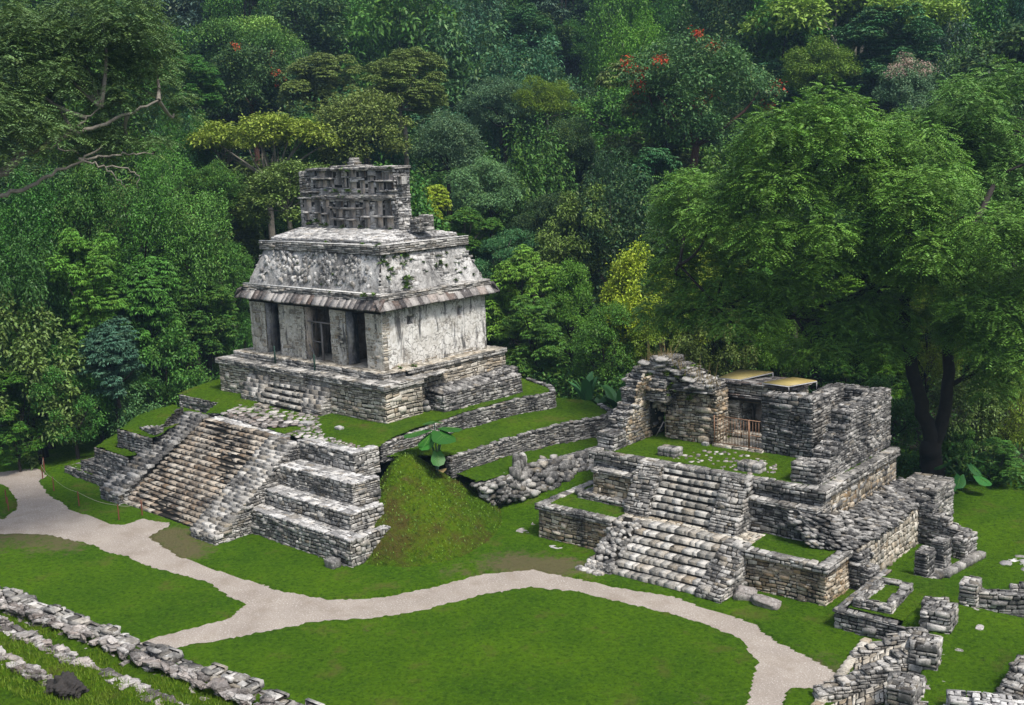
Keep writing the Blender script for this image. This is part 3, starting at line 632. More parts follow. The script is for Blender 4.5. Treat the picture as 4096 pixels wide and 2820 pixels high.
# stair of the temple
mb = MB(); ts = []
N2 = 7; yA, yB = 6.55, 8.1
bstair = MB()
for i in range(N2):
    h0 = 3.85+i*(1.95/N2); h1 = 3.85+(i+1)*(1.95/N2); bstair.quad((-15.6, yA+i*(yB-yA)/N2+.04, h0-.2), (-11.8, yA+i*(yB-yA)/N2+.04, h0-.2), (-11.8, yA+i*(yB-yA)/N2+.04, h1-.03), (-15.6, yA+i*(yB-yA)/N2+.04, h1-.03), (.2,.5,0))
tst = bstair.part('staircase', M['pale'], tm)
for i in range(N2):
    h0 = 3.85+i*(1.95/N2); h1 = 3.85+(i+1)*(1.95/N2); mb = MB()
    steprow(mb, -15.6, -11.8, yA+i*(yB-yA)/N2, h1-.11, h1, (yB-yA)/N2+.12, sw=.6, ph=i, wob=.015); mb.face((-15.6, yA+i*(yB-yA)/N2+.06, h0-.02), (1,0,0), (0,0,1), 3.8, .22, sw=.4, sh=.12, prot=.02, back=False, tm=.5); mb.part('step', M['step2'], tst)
balustrade(-17.45, -15.6, 6.75, 7.75, 4.15, 5.85, mat='gray', xs=.15, parent=tm, n=8, zbase=3.7, rough=.05)
balustrade(-11.9, -10.2, 6.7, 7.75, 4.15, 5.85, mat='gray', xs=-.1, parent=tm, n=8, zbase=3.7, rough=.05)
# walls
WZ0, WZ1 = 6.17, 9.05
def pier(x0, x1, mat='pier'):
    mb = MB(); mb.box(x0+.03, x1-.03, 8.68, 9.42, WZ0, WZ1); mb.face((x0, 8.65, WZ0), (1,0,0), (0,0,1), x1-x0, WZ1-WZ0, sw=.34, sh=.2, prot=.03, jit=.14)
    mb.face((x0, 9.42, WZ0), (0,-1,0), (0,0,1), .78, WZ1-WZ0, sw=.4, sh=.2, prot=.02)
    p = mb.part('pier', M[mat], tm)
    m2 = MB(); V, Q = grid(x0+.02, x1-.02, WZ0, WZ1, .07, lambda X, Z: 0*X); V = np.stack([V[:,0], 8.625-.045*noise2(V[:,0], V[:,1], 3.2, 66, 4), V[:,1]], 1); m2.add(V, Q, (.5,.5,1)); m2.part('plaster', M['pierplaster'], p)
    return p
pa = pier(-18.74, -17.3); pb = pier(-16.02, -13.68); pc = pier(-11.5, -10.2); pd = pier(-8.62, -7.34)
for x, pp, tgt in ((-17.3, pa, 'blue'), (-13.68, pb, 'rust'), (-10.2, pc, 'blue')):
    mb = MB(); mb.box(x-.02, x+.03, 8.70, 9.43, WZ0+.02, WZ1); mb.part('door_reveal', M[tgt], pp)
mb = MB()   # stucco face relief on the left pier
for (cx, cz, sx, sz) in ((-18.05, 8.5, .95, .12),(-18.5, 8.1, .12, .8),(-17.62, 8.1, .12, .8),(-18.05, 7.72, .8, .1)): mb.rock((cx, 8.6, cz), (sx,.12,sz), 0, 2, .1)
mb.rock((-18.05, 8.6, 8.12), (.42,.16,.5), 0, 2, .08); mb.rock((-18.05, 8.52, 8.08), (.09,.1,.2), 0, 1, .05); mb.rock((-18.15,8.52,8.2),(.1,.06,.05),0,1,.05); mb.rock((-17.95,8.52,8.2),(.1,.06,.05),0,1,.05)
mb.rock((-18.05, 8.6, 7.3), (.7,.08,.5), 0, 2, .15)
mb.part('relief', M['pale'], pa)
mb = MB()
for i in range(14): mb.rock((-10.75+r_.uniform(-.2,.2), 8.57, 7.3+i*.1), (.3,.1,.1), 0, 1, .2)
mb.part('relief', M['pale'], pc)
mb = MB(); mb.box(-18.74, -7.36, 8.60, 9.5, WZ1, WZ1+.35); mb.part('lintel', M['pale'], tm)
# side wall: white plaster slab with vents
mb = MB(); xs_ = [8.65, 10.35, 10.85, 14.0, 14.4, 16.17]; 
for a, b in zip(xs_[:-1], xs_[1:]):
    if (a, b) in ((10.35, 10.85), (14.0, 14.4)):
        mb.box(-8.0, -7.34, a, b, WZ0, 8.3); mb.box(-8.0, -7.34, a, b, 8.72, 9.4); mb.box(-8.0, -7.75, a, b, 8.3, 8.72)
    else: mb.box(-8.0, -7.34, a, b, WZ0, 9.4)
mb.box(-18.74, -18.1, 9.5, 16.17, WZ0, 9.4); mb.box(-18.1, -8.0, 15.5, 16.17, WZ0, 9.4)
# thin irregular plaster skin for uneven surface
def skin(mb, y0, y1, z0, z1, x, st=.11, amp=.05):
    ys = np.arange(y0, y1+.01, st); zs = np.arange(z0, z1+.01, st); Y, Zz = np.meshgrid(ys, zs)
    X = x+.02+amp*np.abs(noise2(Y, Zz, 2.2, 61, 4)); i = np.arange(Y.size).reshape(Y.shape)
    hole = ((Y > 10.35) & (Y < 10.85) & (Zz > 8.3) & (Zz < 8.75)) | ((Y > 14.0) & (Y < 14.4) & (Zz > 8.3) & (Zz < 8.75))
    Q = np.stack([i[:-1,:-1], i[:-1,1:], i[1:,1:], i[1:,:-1]], -1).reshape(-1, 4); Q = Q[~hole.ravel()[Q].any(1)]
    mb.add(np.stack([X, Y, Zz], -1).reshape(-1, 3), Q, (.5,.5,1))
skin(mb, 8.95, 16.17, WZ0, 9.3, -7.34)
mb.part('side_wall', M['white'], tm)
mb = MB(); mb.face((-7.33, 8.65, WZ0), (0,1,0), (0,0,1), .5, WZ1-WZ0, sw=.4, sh=.2, prot=.05); mb.face((-7.33, 9.1, WZ0), (0,1,0), (0,0,1), 7.0, .22, sw=.4, sh=.12, prot=.07, prof=[(0,.22),(2,.15),(7,.2)])
mb.part('corner_stones', M['pale'], tm)
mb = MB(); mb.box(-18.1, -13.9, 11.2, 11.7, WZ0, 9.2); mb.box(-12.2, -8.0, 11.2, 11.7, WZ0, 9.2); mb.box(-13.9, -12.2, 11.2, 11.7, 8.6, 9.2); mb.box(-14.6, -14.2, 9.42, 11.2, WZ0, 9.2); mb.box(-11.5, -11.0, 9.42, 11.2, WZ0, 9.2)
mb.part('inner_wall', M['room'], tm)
# eaves: row of big tilted slabs
mb = MB(); EX0, EX1, EY0, EY1 = -19.34, -6.76, 8.06, 16.75
def eave(mb, p, q, Nn, z0=9.34, z1=9.86, out=.0, inn=.42):
    p = np.array([*p, 0.]); q = np.array([*q, 0.]); U = q-p; L = np.linalg.norm(U); U /= L; Nn = np.array([*Nn, 0.])
    n = int(L/.46); ws = rng.uniform(.5, 1.5, n); ws *= L/ws.sum(); e = np.r_[0, np.cumsum(ws)]
    for a, b in zip(e[:-1], e[1:]):
        o = rng.uniform(-.03, .05); g = .004; dz = rng.uniform(-.025, .025)
        A0 = p+(a+g)*U+o*Nn+(z0+dz)*np.array([0,0,1]); B0 = p+(b-g)*U+o*Nn+(z0+dz)*np.array([0,0,1])
        sk = rng.uniform(-.03, .03)*U; A1 = p+(a+g)*U-inn*Nn+(z1+dz)*np.array([0,0,1])+sk; B1 = p+(b-g)*U-inn*Nn+(z1+dz)*np.array([0,0,1])+sk
        dn = np.array([0,0,-.07])-.03*Nn*0
        V = [A0+dn, B0+dn, B1+dn, A1+dn, A0, B0, B1, A1]
        mb.add(V, [[0,1,5,4],[1,2,6,5],[2,3,7,6],[3,0,4,7],[4,5,6,7],[3,2,1,0]], (rng.random(), rng.random(), 1))
eave(mb, (EX0, EY0), (EX1, EY0), (0,-1)); eave(mb, (EX1, EY0), (EX1, EY1), (1,0)); eave(mb, (EX0, EY1), (EX0, EY0), (-1,0)); eave(mb, (EX1, EY1), (EX0, EY1), (0,1))
mb.part('eaves', M['slab'], tm)
mb = MB(); mb.box(-18.95, -7.1, 8.45, 16.4, 9.28, 9.50); mb.block(-19.0, -7.08, 8.42, 16.4, 9.5, 10.03, 'FRLB', sw=.5, sh=.11, prot=.06); mb.block(-19.0, -7.08, 8.42, 16.4, 9.5, 10.03, 'T', tsw=.5, tsh=.4)
mb.part('eaves_ledge', M['gray'], tm)
mb = MB(); mb.box(-18.98, -7.3, 8.44, 8.66, 10.055, 10.10); mb.part('lime_coping', M['lime'], tm)
# mansard
mb = MB(); A, B = (-18.70, 8.72), (-7.36, 16.1); T0, T1 = (-18.02, 9.42), (-8.05, 15.4)
mb2 = MB()
def slope(mbx, p0, p1, q0, q1, **k):
    p0, p1, q0, q1 = [np.array(t, float) for t in (p0, p1, q0, q1)]
    L = np.linalg.norm(p1-p0); U = (p1-p0)/L; m = (q0+q1)/2-(p0+p1)/2; V = m-(m@U)*U; h = np.linalg.norm(V)
    a = (q0-p0)@U; b = (q1-p0)@U
    # trapezoid: profile of the slanting ends
    mbx.face(p0, U, V, L, h, prof=[(0, 0), (max(a, .01), h), (min(b, L-.01), h), (L, 0)], **k)
kz = dict(sw=.4, sh=.17, prot=.07)
zb_, zt_ = 10.03, 11.98
n_u, n_v = 150, 32; uu, vv = np.meshgrid(np.linspace(0, 1, n_u), np.linspace(0, 1, n_v)); X0 = A[0]+(T0[0]-A[0])*vv; X1 = B[0]+(T1[0]-B[0])*vv; XX = X0+(X1-X0)*uu; ZZ = zb_+(zt_-zb_)*vv
dd = .05+.10*np.clip(noise2(XX, ZZ, 3.0, 71, 4), -.6, 1)*np.clip(vv*5, .2, 1); YY = A[1]+(T0[1]-A[1])*vv-dd; ii = np.arange(XX.size).reshape(XX.shape)
st1 = MB(); st1.add(np.stack([XX, YY, ZZ], -1).reshape(-1, 3), np.stack([ii[:-1,:-1], ii[:-1,1:], ii[1:,1:], ii[1:,:-1]], -1).reshape(-1, 4), np.stack([np.clip(.5+.5*noise2(XX, ZZ, 2.0, 72, 4), 0, 1).ravel(), XX.ravel()*0+.3, XX.ravel()*0+1], 1)); st1.part('roof_slope', M['stucco'], tm)
slope(mb2, (B[0]-.03,A[1],zb_), (B[0]-.03,B[1],zb_), (T1[0]-.03,T0[1],zt_), (T1[0]-.03,T1[1],zt_), sw=.34, sh=.15, prot=.06, gap=.012)
Y0 = A[1]+(T0[1]-A[1])*vv; Y1 = B[1]+(T1[1]-B[1])*vv; YY2 = Y0+(Y1-Y0)*uu; dd2 = -.0+.10*np.clip(noise2(YY2, ZZ, 2.4, 73, 4), -.6, 1)*np.clip(vv*5, .2, 1); XX2 = B[0]+(T1[0]-B[0])*vv+dd2
st2 = MB(); st2.add(np.stack([XX2, YY2, ZZ], -1).reshape(-1, 3), np.stack([ii[:-1,:-1], ii[:-1,1:], ii[1:,1:], ii[1:,:-1]], -1).reshape(-1, 4), np.stack([np.clip(.5+.5*noise2(YY2, ZZ, 2.0, 74, 4), 0, 1).ravel(), XX.ravel()*0+.3, XX.ravel()*0+1], 1)); st2.part('roof_render', M['stucco'], tm)
slope(mb, (A[0],B[1],zb_), (A[0],A[1],zb_), (T0[0],T1[1],zt_), (T0[0],T0[1],zt_), **kz)
slope(mb, (B[0],B[1],zb_), (A[0],B[1],zb_), (T1[0],T1[1],zt_), (T0[0],T1[1],zt_), **kz)
for m_, x_ in ((mb, 0), ): m_.add([(A[0]+.06,A[1]+.06,zb_),(B[0]-.06,A[1]+.06,zb_),(B[0]-.06,B[1]-.06,zb_),(A[0]+.06,B[1]-.06,zb_),(T0[0]+.06,T0[1]+.06,zt_),(T1[0]-.06,T0[1]+.06,zt_),(T1[0]-.06,T1[1]-.06,zt_),(T0[0]+.06,T1[1]-.06,zt_)], [[0,1,5,4],[1,2,6,5],[2,3,7,6],[3,0,4,7],[4,5,6,7]], (.2,.5,0))
mb.part('roof_slope', M['stucco'], tm); mb2.part('roof_slope', M['stucco'], tm)
# eroded stucco figures on the front slope
mb = MB()
for i in range(420):
    u = r_.uniform(.06, .94); v = r_.uniform(.14, .97)
    if r_.random() > .35+.65*(math.sin(u*34)*.5+.5): continue
    x0_ = A[0]+.2+(B[0]-A[0]-.4)*u; z_ = zb_+(zt_-zb_)*v; y_ = A[1]+(T0[1]-A[1])*v
    xl_ = A[0]+(T0[0]-A[0])*v; xr_ = B[0]+(T1[0]-B[0])*v; x_ = xl_+(xr_-xl_)*u
    s_ = r_.uniform(.06, .26); mb.rock((x_, y_-.03, z_), (s_, .24, s_*r_.uniform(.8, 2.6)), r_.uniform(-.3, .3), 1, .45, (.3, r_.uniform(-.6,.6)))
mb.part('stucco_frieze', M['stucco'], tm)
mb = MB(); mb.block(-18.2, -7.86, 9.24, 15.6, 11.96, 12.40, 'FRLB', b=-.03, sw=.6, sh=.14, prot=.04); mb.block(-18.2, -7.86, 9.24, 15.6, 11.96, 12.40, 'T', tsw=.5, tsh=.35)
mb.quad((-18.2,9.24,11.96),(-18.2,15.6,11.96),(-7.86,15.6,11.96),(-7.86,9.24,11.96), (.2,.5,0)); mb.part('cornice', M['gray'], tm)
mb = MB(); mb.box(-18.2, -7.9, 9.22, 9.42, 12.425, 12.465); mb.box(-8.06, -7.84, 9.42, 15.6, 12.425, 12.465); mb.part('lime_coping', M['lime'], tm)
mb = MB(); mb.block(-17.75, -8.3, 9.75, 15.2, 12.38, 12.62, 'FRLB', sw=.5, sh=.12, prot=.04)
c0 = (-17.7, 9.8); 
kr = dict(sw=.42, sh=.26, prot=.014, jit=.2, gap=.02)
slope(mb, (-17.75,9.75,12.62), (-8.3,9.75,12.62), (-17.6,12.0,13.06), (-9.4,12.0,13.06), **kr); slope(mb, (-8.3,9.75,12.62), (-8.3,15.2,12.62), (-9.4,12.0,13.06), (-9.4,12.95,13.06), **kr)
slope(mb, (-8.3,15.2,12.62), (-17.75,15.2,12.62), (-9.4,12.95,13.06), (-17.6,12.95,13.06), **kr); slope(mb, (-17.75,15.2,12.62), (-17.75,9.75,12.62), (-17.6,12.95,13.06), (-17.6,12.0,13.06), **kr)
mb.part('roof_paving', M['flag'], tm)
# roof comb
comb = MB(); comb.box(-17.6, -9.6, 12.2, 12.7, 12.95, 13.1); cb = comb.part('roof_comb', M['rust'], tm)
sx = lambda u: -17.69+(u-120)*(8.09/1600.)
def zz_(v): return 13.12+(1220-v)*(3.2/1000.)
low = [(205,315,770,985),(400,470,760,985),(555,640,770,1000),(200,270,1010,1110),(400,480,1000,1180),(255,315,1140,1200),(560,620,1020,1200),(655,690,830,880),(655,690,950,1200),(770,885,795,880),(985,1085,800,880),(765,885,930,1055),(990,1085,935,1060),(770,885,1130,1230),(985,1085,1135,1230),(1165,1210,850,885),(1170,1210,935,1100),(1165,1210,1145,1230),(1240,1320,790,1025),(1250,1320,1065,1240),(1430,1530,790,1020),(1590,1715,780,1020),(1430,1530,1060,1240),(1575,1715,1080,1240)]
upp = [(445,570,250,370),(600,700,250,370),(400,480,435,535),(500,600,435,535),(630,715,435,540),(785,845,250,500),(880,930,400,540),(1000,1100,260,370),(990,1095,470,565),(1170,1260,300,375),(1180,1240,450,650),(1310,1385,380,440),(1310,1385,480,650),(1440,1530,320,425),(1545,1590,320,425),(1600,1700,320,425),(1450,1540,490,590),(1600,1715,480,570),(1780,1830,390,500)]
def lattice(y, z0, z1, x0, x1, holes, d=.24, back='rust', mat='comb'):
    H = [(sx(a)-x0-.05, sx(b)-x0+.05, zz_(d_)-z0-.03, zz_(c)-z0+.03) for a, b, c, d_ in holes]
    mb = MB(); mb.face((x0, y, z0), (1,0,0), (0,0,1), x1-x0, z1-z0, sw=.42, sh=.22, prot=.04, jit=.12, gap=.008, holes=H)
    for (a, b, c, e) in H:
        P = lambda u, v, w_: (x0+u, y+w_, z0+v)
        for q in (((a,c),(a,e)), ((b,e),(b,c)), ((a,e),(b,e)), ((b,c),(a,c))):
            (u0,v0),(u1,v1) = q; mb.quad(P(u0,v0,-.02), P(u1,v1,-.02), P(u1,v1,.37), P(u0,v0,.37), (.5,.6,1))
    mb.part('lattice_wall', M[mat], cb)
    for (a, b, c, e), n_ in zip(H, range(99)):
        dd = .36 if n_ % 4 == 1 else d; m3 = MB(); m3.quad((x0+a-.01, y+dd, z0+c-.01), (x0+b+.01, y+dd, z0+c-.01), (x0+b+.01, y+dd, z0+e+.01), (x0+a-.01, y+dd, z0+e+.01)); m3.part('niche_back', M['room' if n_ % 4 == 1 else back], cb)
    mb = MB(); mb.box(x0+.02, x1-.02, y+.40, 12.95, z0, z1); mb.part('comb_core', M[mat], cb)
lattice(11.90, 13.05, 14.66, -17.69, -9.55, low, d=.17); lattice(12.02, 14.80, 16.22, -16.85, -9.6, upp, d=.15)
mb = MB(); mb.block(-17.72, -16.72, 11.95, 12.95, 14.8, 16.2, 'FRLBT', sw=.3, sh=.13, prot=.06, b=.03); mb.box(-17.65,-16.8,12.05,12.9,14.8,16.1)
mb.part('end_pillar', M['gray'], cb)
mb = MB()   # right end wall, raking
mb.face((-9.52, 11.9, 13.0), (0,1,0), (0,.0,1), 1.12, 3.3, sw=.3, sh=.14, prot=.08); mb.face((-9.2,11.95,13.0),(0,1,0),(-.28,0,1),1.0,1.75,sw=.3,sh=.14,prot=.08); mb.face((-9.6,11.88,13.0),(1,0,0),(-.14,0,1),.42,1.75,sw=.2,sh=.14,prot=.06)
mb.face((-17.7,13.0,13.0),(0,-1,0),(0,0,1),1.1,1.7,sw=.3,sh=.14,prot=.06); mb.face((-9.6,12.98,13.0),(-1,0,0),(0,0,1),8.0,3.2,sw=.35,sh=.15,prot=.06)
mb.part('end_wall', M['stucco'], cb)
def course(x0, x1, y0, y1, z0, z1, sw=.6, mat='gray', n='cornice', prot=.05):
    mb = MB(); mb.block(x0, x1, y0, y1, z0, z1, 'FRLBT', sw=sw, sh=.1, prot=prot, tsw=.5, tsh=.35); mb.box(x0+.02,x1-.02,y0+.02,y1-.02,z0-.01,z1-.03); mb.part(n, M[mat], cb)
course(-17.75, -16.2, 11.78, 13.05, 14.64, 14.74); course(-16.4, -9.5, 11.74, 13.05, 14.62, 14.84); course(-17.5,-15.9,11.80,12.2,14.98,15.06)
course(-16.95, -9.35, 11.88, 13.0, 16.2, 16.34); course(-14.95, -12.2, 12.0, 12.9, 16.32, 16.44); course(-13.6,-13.0,12.2,12.7,16.42,16.62); course(-13.5,-13.1,12.25,12.65,16.6,16.84)
for (a, b, v) in ((740,1120,905),(690,910,1090),(960,1110,1100),(1210,1340,1045),(1400,1540,1035),(1550,1725,1040),(190,275,985),(520,620,1005),(640,720,890),(1140,1240,905),(380,470,990),(360,720,395),(1500,1760,620),(1430,1720,450)):
    mb = MB(); 
    for j in range(max(1, int((b-a)/110))):
        t0 = a+(b-a)*j/max(1, int((b-a)/110)); t1 = a+(b-a)*(j+1)/max(1, int((b-a)/110)); mb.rock(((sx(t0)+sx(t1))/2, 11.87 if v > 700 else 11.98, zz_(v)), (sx(t1)-sx(t0)+.05, .42, .12), 0, 2, .1)
    mb.part('shelf_slab', M['gray'], cb)
mb = MB(); mb.ruin((-8.75, 12.2), (-8.75, 13.2), -.75, 12.9, [(0, 13.55), (1, 13.75)], sw=.3, sh=.11); mb.part('corner_stub', M['gray'], tm)
# ferns rooted in the roof and comb
def fern(p, s, n=14, mat='leaf', seed=0):
    r = np.random.default_rng(seed); mb = MB()
    for i in range(n):
        a = r.uniform(0, 6.28); el = r.uniform(.1, 1.1); d = np.array([math.cos(a)*math.cos(el), math.sin(a)*math.cos(el), math.sin(el)]); L = s*r.uniform(.5, 1); sd = np.cross(d, (0,0,1.)); sd /= np.linalg.norm(sd)
        b = np.array(p); m1 = b+d*L*.5; t = b+d*L+(0,0,-.3*L); w = .09*s+.02
        mb.add([b, m1-sd*w, t, m1+sd*w], [[0,1,2,3]], (r.random(), r.random(), 1))
    return mb
FG = []
def roofpt(side, u, v):
    if side == 'F':
        xl_ = A[0]+(T0[0]-A[0])*v; xr_ = B[0]+(T1[0]-B[0])*v; return (xl_+(xr_-xl_)*u, A[1]+(T0[1]-A[1])*v-.03, zb_+(zt_-zb_)*v)
    yl = A[1]+(T0[1]-A[1])*v; yr = B[1]+(T1[1]-B[1])*v; return (B[0]+(T1[0]-B[0])*v+.03, yl+(yr-yl)*u, zb_+(zt_-zb_)*v)
fr_ = np.random.default_rng(9); fs = []
for i in range(15): fs.append((roofpt('R', .03+.30*fr_.random()**1.5, fr_.uniform(.02, .95)), fr_.uniform(.28, .55)))
for i in range(26): fs.append((roofpt('R', fr_.uniform(.2, .95), fr_.uniform(.05, .98)), fr_.uniform(.12, .3)))
for i in range(16): fs.append((roofpt('F', fr_.uniform(.05, .98), fr_.uniform(.02, .98)), fr_.uniform(.12, .25)))
for u_, v_, s_ in ((300,1190,.35),(410,1150,.45),(500,1200,.3),(590,1210,.35),(880,1230,.3),(1190,1220,.3),(1290,1260,.3),(1450,1270,.25),(1670,1240,.25),(780,620,.35),(860,720,.4),(960,720,.35),(1010,620,.35),(920,250,.3),(1020,280,.3),(1190,630,.25),(1270,700,.25),(1700,250,.25),(620,600,.2),(350,700,.2),(480,740,.2)): fs.append(((sx(u_), 11.8, zz_(v_)), s_))
for x_, y_, z_, s_ in ((-7.4,8.3,10.05,.4),(-8.2,8.35,10.0,.35),(-11,8.4,10.0,.2),(-8.0,9.3,12.45,.3),(-9.3,9.35,12.45,.3),(-12.5,9.5,12.45,.25),(-18.9,8.3,9.9,.25),(-7.0,9.4,6.2,.3),(-6.8,10.2,6.2,.3)): fs.append(((x_, y_, z_), s_))
allf = MB()
for i, (p, s) in enumerate(fs):
    m_ = fern(p, s, 16, seed=i)
    for V_, Q_, A_ in zip(m_.v, m_.q, m_.a): allf.add(V_, Q_ - Q_.min(), A_)
ob = allf.top('ferns', M['leaf'], kind='stuff'); ob.color = (.06, .13, .02, 1); tag(ob, 'small ferns and weeds rooted all over the temple roof and comb', 'ferns')
# wooden frame in the middle doorway, posts at the stair head
wf = thing('wooden_frame', 'weathered wooden frame with diagonal props standing in the middle doorway of the temple', 'wooden frame', (-12.6, 8.9, 6.17))
def bars(name, lst, mat, parent):
    mb = MB()
    for p, q, w in lst: mb.bar(p, q, w)
    return mb.part(name, M[mat], parent)
bars('rail', [((-13.55,8.75,8.26),(-11.5,8.75,8.26),.07)], 'wood', wf); bars('post', [((-12.42,8.78,6.17),(-12.42,8.78,8.24),.10)], 'wood', wf); bars('post', [((-13.40,8.9,6.2),(-13.40,8.9,8.24),.06)], 'wood', wf)
bars('post', [((-12.55,8.85,6.2),(-12.55,8.85,8.24),.05)], 'wood', wf); bars('rail', [((-13.4,8.9,7.15),(-12.5,8.9,7.15),.05)], 'wood', wf); bars('rail', [((-13.4,8.9,6.22),(-12.5,8.9,6.22),.05)], 'wood', wf)
bars('brace', [((-13.5,8.7,7.0),(-12.75,8.6,6.2),.05)], 'wood', wf); bars('brace', [((-13.75,8.6,6.6),(-13.3,8.6,6.2),.05)], 'wood', wf); bars('brace', [((-13.4,8.88,8.0),(-13.2,8.88,8.22),.04)], 'wood', wf); bars('brace', [((-12.55,8.88,8.0),(-12.75,8.88,8.22),.04)], 'wood', wf)
for nm, x, y, z in (('left', -15.55, 7.85, 5.75), ('right', -12.1, 7.9, 5.6)):
    mb = MB(); mb.bar((x, y, z), (x, y, z+1.1), .07); mb.rock((x, y, z+.02), (.38,.34,.24), 0, 2, .1) if False else None
    o = mb.top('green_post', M['greenpost'], 'dark green post at the temple stair head, '+('beside its left balustrade' if nm == 'left' else 'below the wooden frame'), 'post')
# stone drum and slabs lying about
def boulder(c, size, label, cat='boulder', fr='S', rz=0., mat='near', tilt=(0,0), name='boulder', rough=.3):
    mb = MB(); mb.rock((c[0], c[1], c[2]+size[2]/2-.04), size, rz, 3, rough, tilt, A=(.35+.3*random.random(), .3, 1), box=.42); return mb.top(name, M[mat], label, cat, fr=fr)
boulder((-.75,-.42,0), (.62,.5,.48), 'dark rounded stone block standing against the lowest pyramid terrace near its corner', rough=.08, mat='dark')
boulder((-15.0,6.2,3.85), (.5,.3,.2), 'left one of two small blocks lying at the foot of the temple stair', 'stone', mat='pale', name='loose_stone'); boulder((-14.35,6.15,3.85), (.42,.34,.22), 'right one of two small blocks lying at the foot of the temple stair', 'stone', mat='pale', name='loose_stone')
boulder((-9.6,5.3,3.78), (.7,.5,.2), 'white flat stone in the grass right of the stair-head paving', 'stone', mat='flag', name='loose_stone'); boulder((-7.4,5.6,3.8), (.4,.25,.16), 'small white stone in the grass between paving and temple corner', 'stone', mat='flag', name='loose_stone')
boulder((-11.3,6.75,3.85), (.6,.4,.25), 'flat stone at the right foot of the temple stair', 'stone', mat='gray', name='loose_stone')
ps = MB(); flagpoly(ps, [(-12.0,6.6),(-9.4,5.2),(-9.0,3.7),(-3.2,3.65),(-3.5,4.1),(-7.0,4.4),(-8.5,5.3),(-10.5,6.6)], upz, 190, .12, .45, 8, thick=.012)
ps.top('paving_stones', M['near'], 'scatter of pale flat paving stones sunk in the grass right of the stair head', 'paving stones', kind='stuff')
# ------------------------------------------------------------------ lower ruin (frame F)
F = 'F'
ru = thing('temple_ruin', 'dark roofless temple ruin on a two-step platform with double stairway, right of the pyramid', 'temple ruin', (7, 5, 0), F)
k = dict(sw=.36, sh=.17, prot=.06)
mb = MB(); mb.block(.03, 3.95, 0, 4.6, -.2, 1.36, 'FL', b=.05, **k); mb.part('lower_platform', M['yellow'], ru)
mb = MB(); mb.block(10.0, 13.4, 0, 2.0, -.2, 1.36, 'F', b=.05, **k); mb.face((13.4, 0, -.2), (0,1,0), (-.05,0,1.5), 2.1, 1.56, **k); mb.part('lower_platform', M['yellow'], ru)
def edge_coping(mb, x0, x1, y0, y1, z, d=.45, faces='F', th=.26, sw=.42):
    if 'F' in faces: mb.face((x0, y0, z-th), (1,0,0), (0,0,1), x1-x0, th, sw=sw, sh=th*.6, prot=.05); mb.face((x0, y0, z), (1,0,0), (0,1,0), x1-x0, d, sw=sw*.9, sh=d*.8, prot=.045, jit=.13)
    if 'R' in faces: mb.face((x1, y0, z-th), (0,1,0), (0,0,1), y1-y0, th, sw=sw, sh=th*.6, prot=.05); mb.face((x1, y0, z), (0,1,0), (-1,0,0), y1-y0, d, sw=sw*.9, sh=d*.8, prot=.045, jit=.13, N=(0,0,1))
    if 'L' in faces: mb.face((x0, y1, z-th), (0,-1,0), (0,0,1), y1-y0, th, sw=sw, sh=th*.6, prot=.05); mb.face((x0, y1, z), (0,-1,0), (1,0,0), y1-y0, d, sw=sw*.9, sh=d*.8, prot=.045, jit=.13, N=(0,0,1))
mb = MB(); edge_coping(mb, -.08, 4.0, -.10, 4.5, 1.62, faces='FL'); mb.part('platform_coping', M['ruin'], ru); mb = MB(); edge_coping(mb, 10.0, 13.5, -.10, 2.1, 1.62, faces='FR'); mb.part('platform_coping', M['ruin'], ru)
def turfF(poly, f, st=.12, mat='grass2', nz=.05):
    xs = [p[0] for p in poly]; ys = [p[1] for p in poly]
    mb = MB(); V, Q = grid(min(xs), max(xs), min(ys), max(ys), st, f, keep=lambda X, Y: inside(X+nz*noise2(X, Y, 3, 41, 2), Y+nz*noise2(X, Y, 3, 42, 2), poly), jz=.015); mb.add(V, Q, (.5,.5,1)); return mb.top('lawn', M[mat], kind='structure', smooth=True, fr=F)
zc = lambda c: (lambda X, Y: c+.02*noise2(X, Y, 1.5, 77, 2))
turfF([(.25,.2),(4.1,.25),(4.1,2.2),(1.2,2.4),(1.2,4.6),(.3,4.6)], zc(1.60)); turfF([(9.9,.25),(13.1,.25),(13.1,1.9),(12.5,2.3),(9.9,2.3)], zc(1.60))
turfF([(1.5,2.75),(12.0,2.75),(11.9,10),(1.5,10)], lambda X, Y: 3.60+.03*noise2(X, Y, 1.5, 78, 2))
# upper platform
mb = MB(); mb.block(1.25, 12.15, 2.5, 9.9, 1.3, 3.3, 'FRLB', b=.06, **k); mb.part('upper_platform', M['ruin'], ru)
mb = MB(); mb.face((12.17, 3.2, 1.4), (0,1,0), (-.03,0,1), 6.6, 1.9, sw=.3, sh=.24, prot=.05, jit=.16); mb.part('wall_face', M['yellow'], ru)
mb = MB(); edge_coping(mb, 1.1, 12.27, 2.38, 9.9, 3.62, d=.45, faces='FRL', th=.34); mb.part('platform_coping', M['ruin'], ru)
# battered lower storey with a ledge
for (x0, x1) in ((1.55, 4.0), (9.05, 12.05)):
    mb = MB(); mb.block(x0, x1, 2.02, 3.2, 1.5, 2.86, 'FL' if x0 < 3 else 'FR', b=.08, **k); mb.part('talus_wall', M['yellow' if x0 < 3 else 'dark'], ru)
    mb = MB(); edge_coping(mb, x0-.05, x1+.05, 1.98, 2.6, 2.95, d=.45, faces='FL' if x0 < 3 else 'FR', th=.16); mb.part('ledge', M['ruin'], ru)
mb = MB(); mb.block(.95, 3.9, 1.70, 3.0, 1.5, 1.82, 'FLT', sw=.4, sh=.16, prot=.06); mb.rock((.8, 2.1, 1.75), (.5,.4,.3), 0, 2, .12); mb.part('footing', M['ruin'], ru)
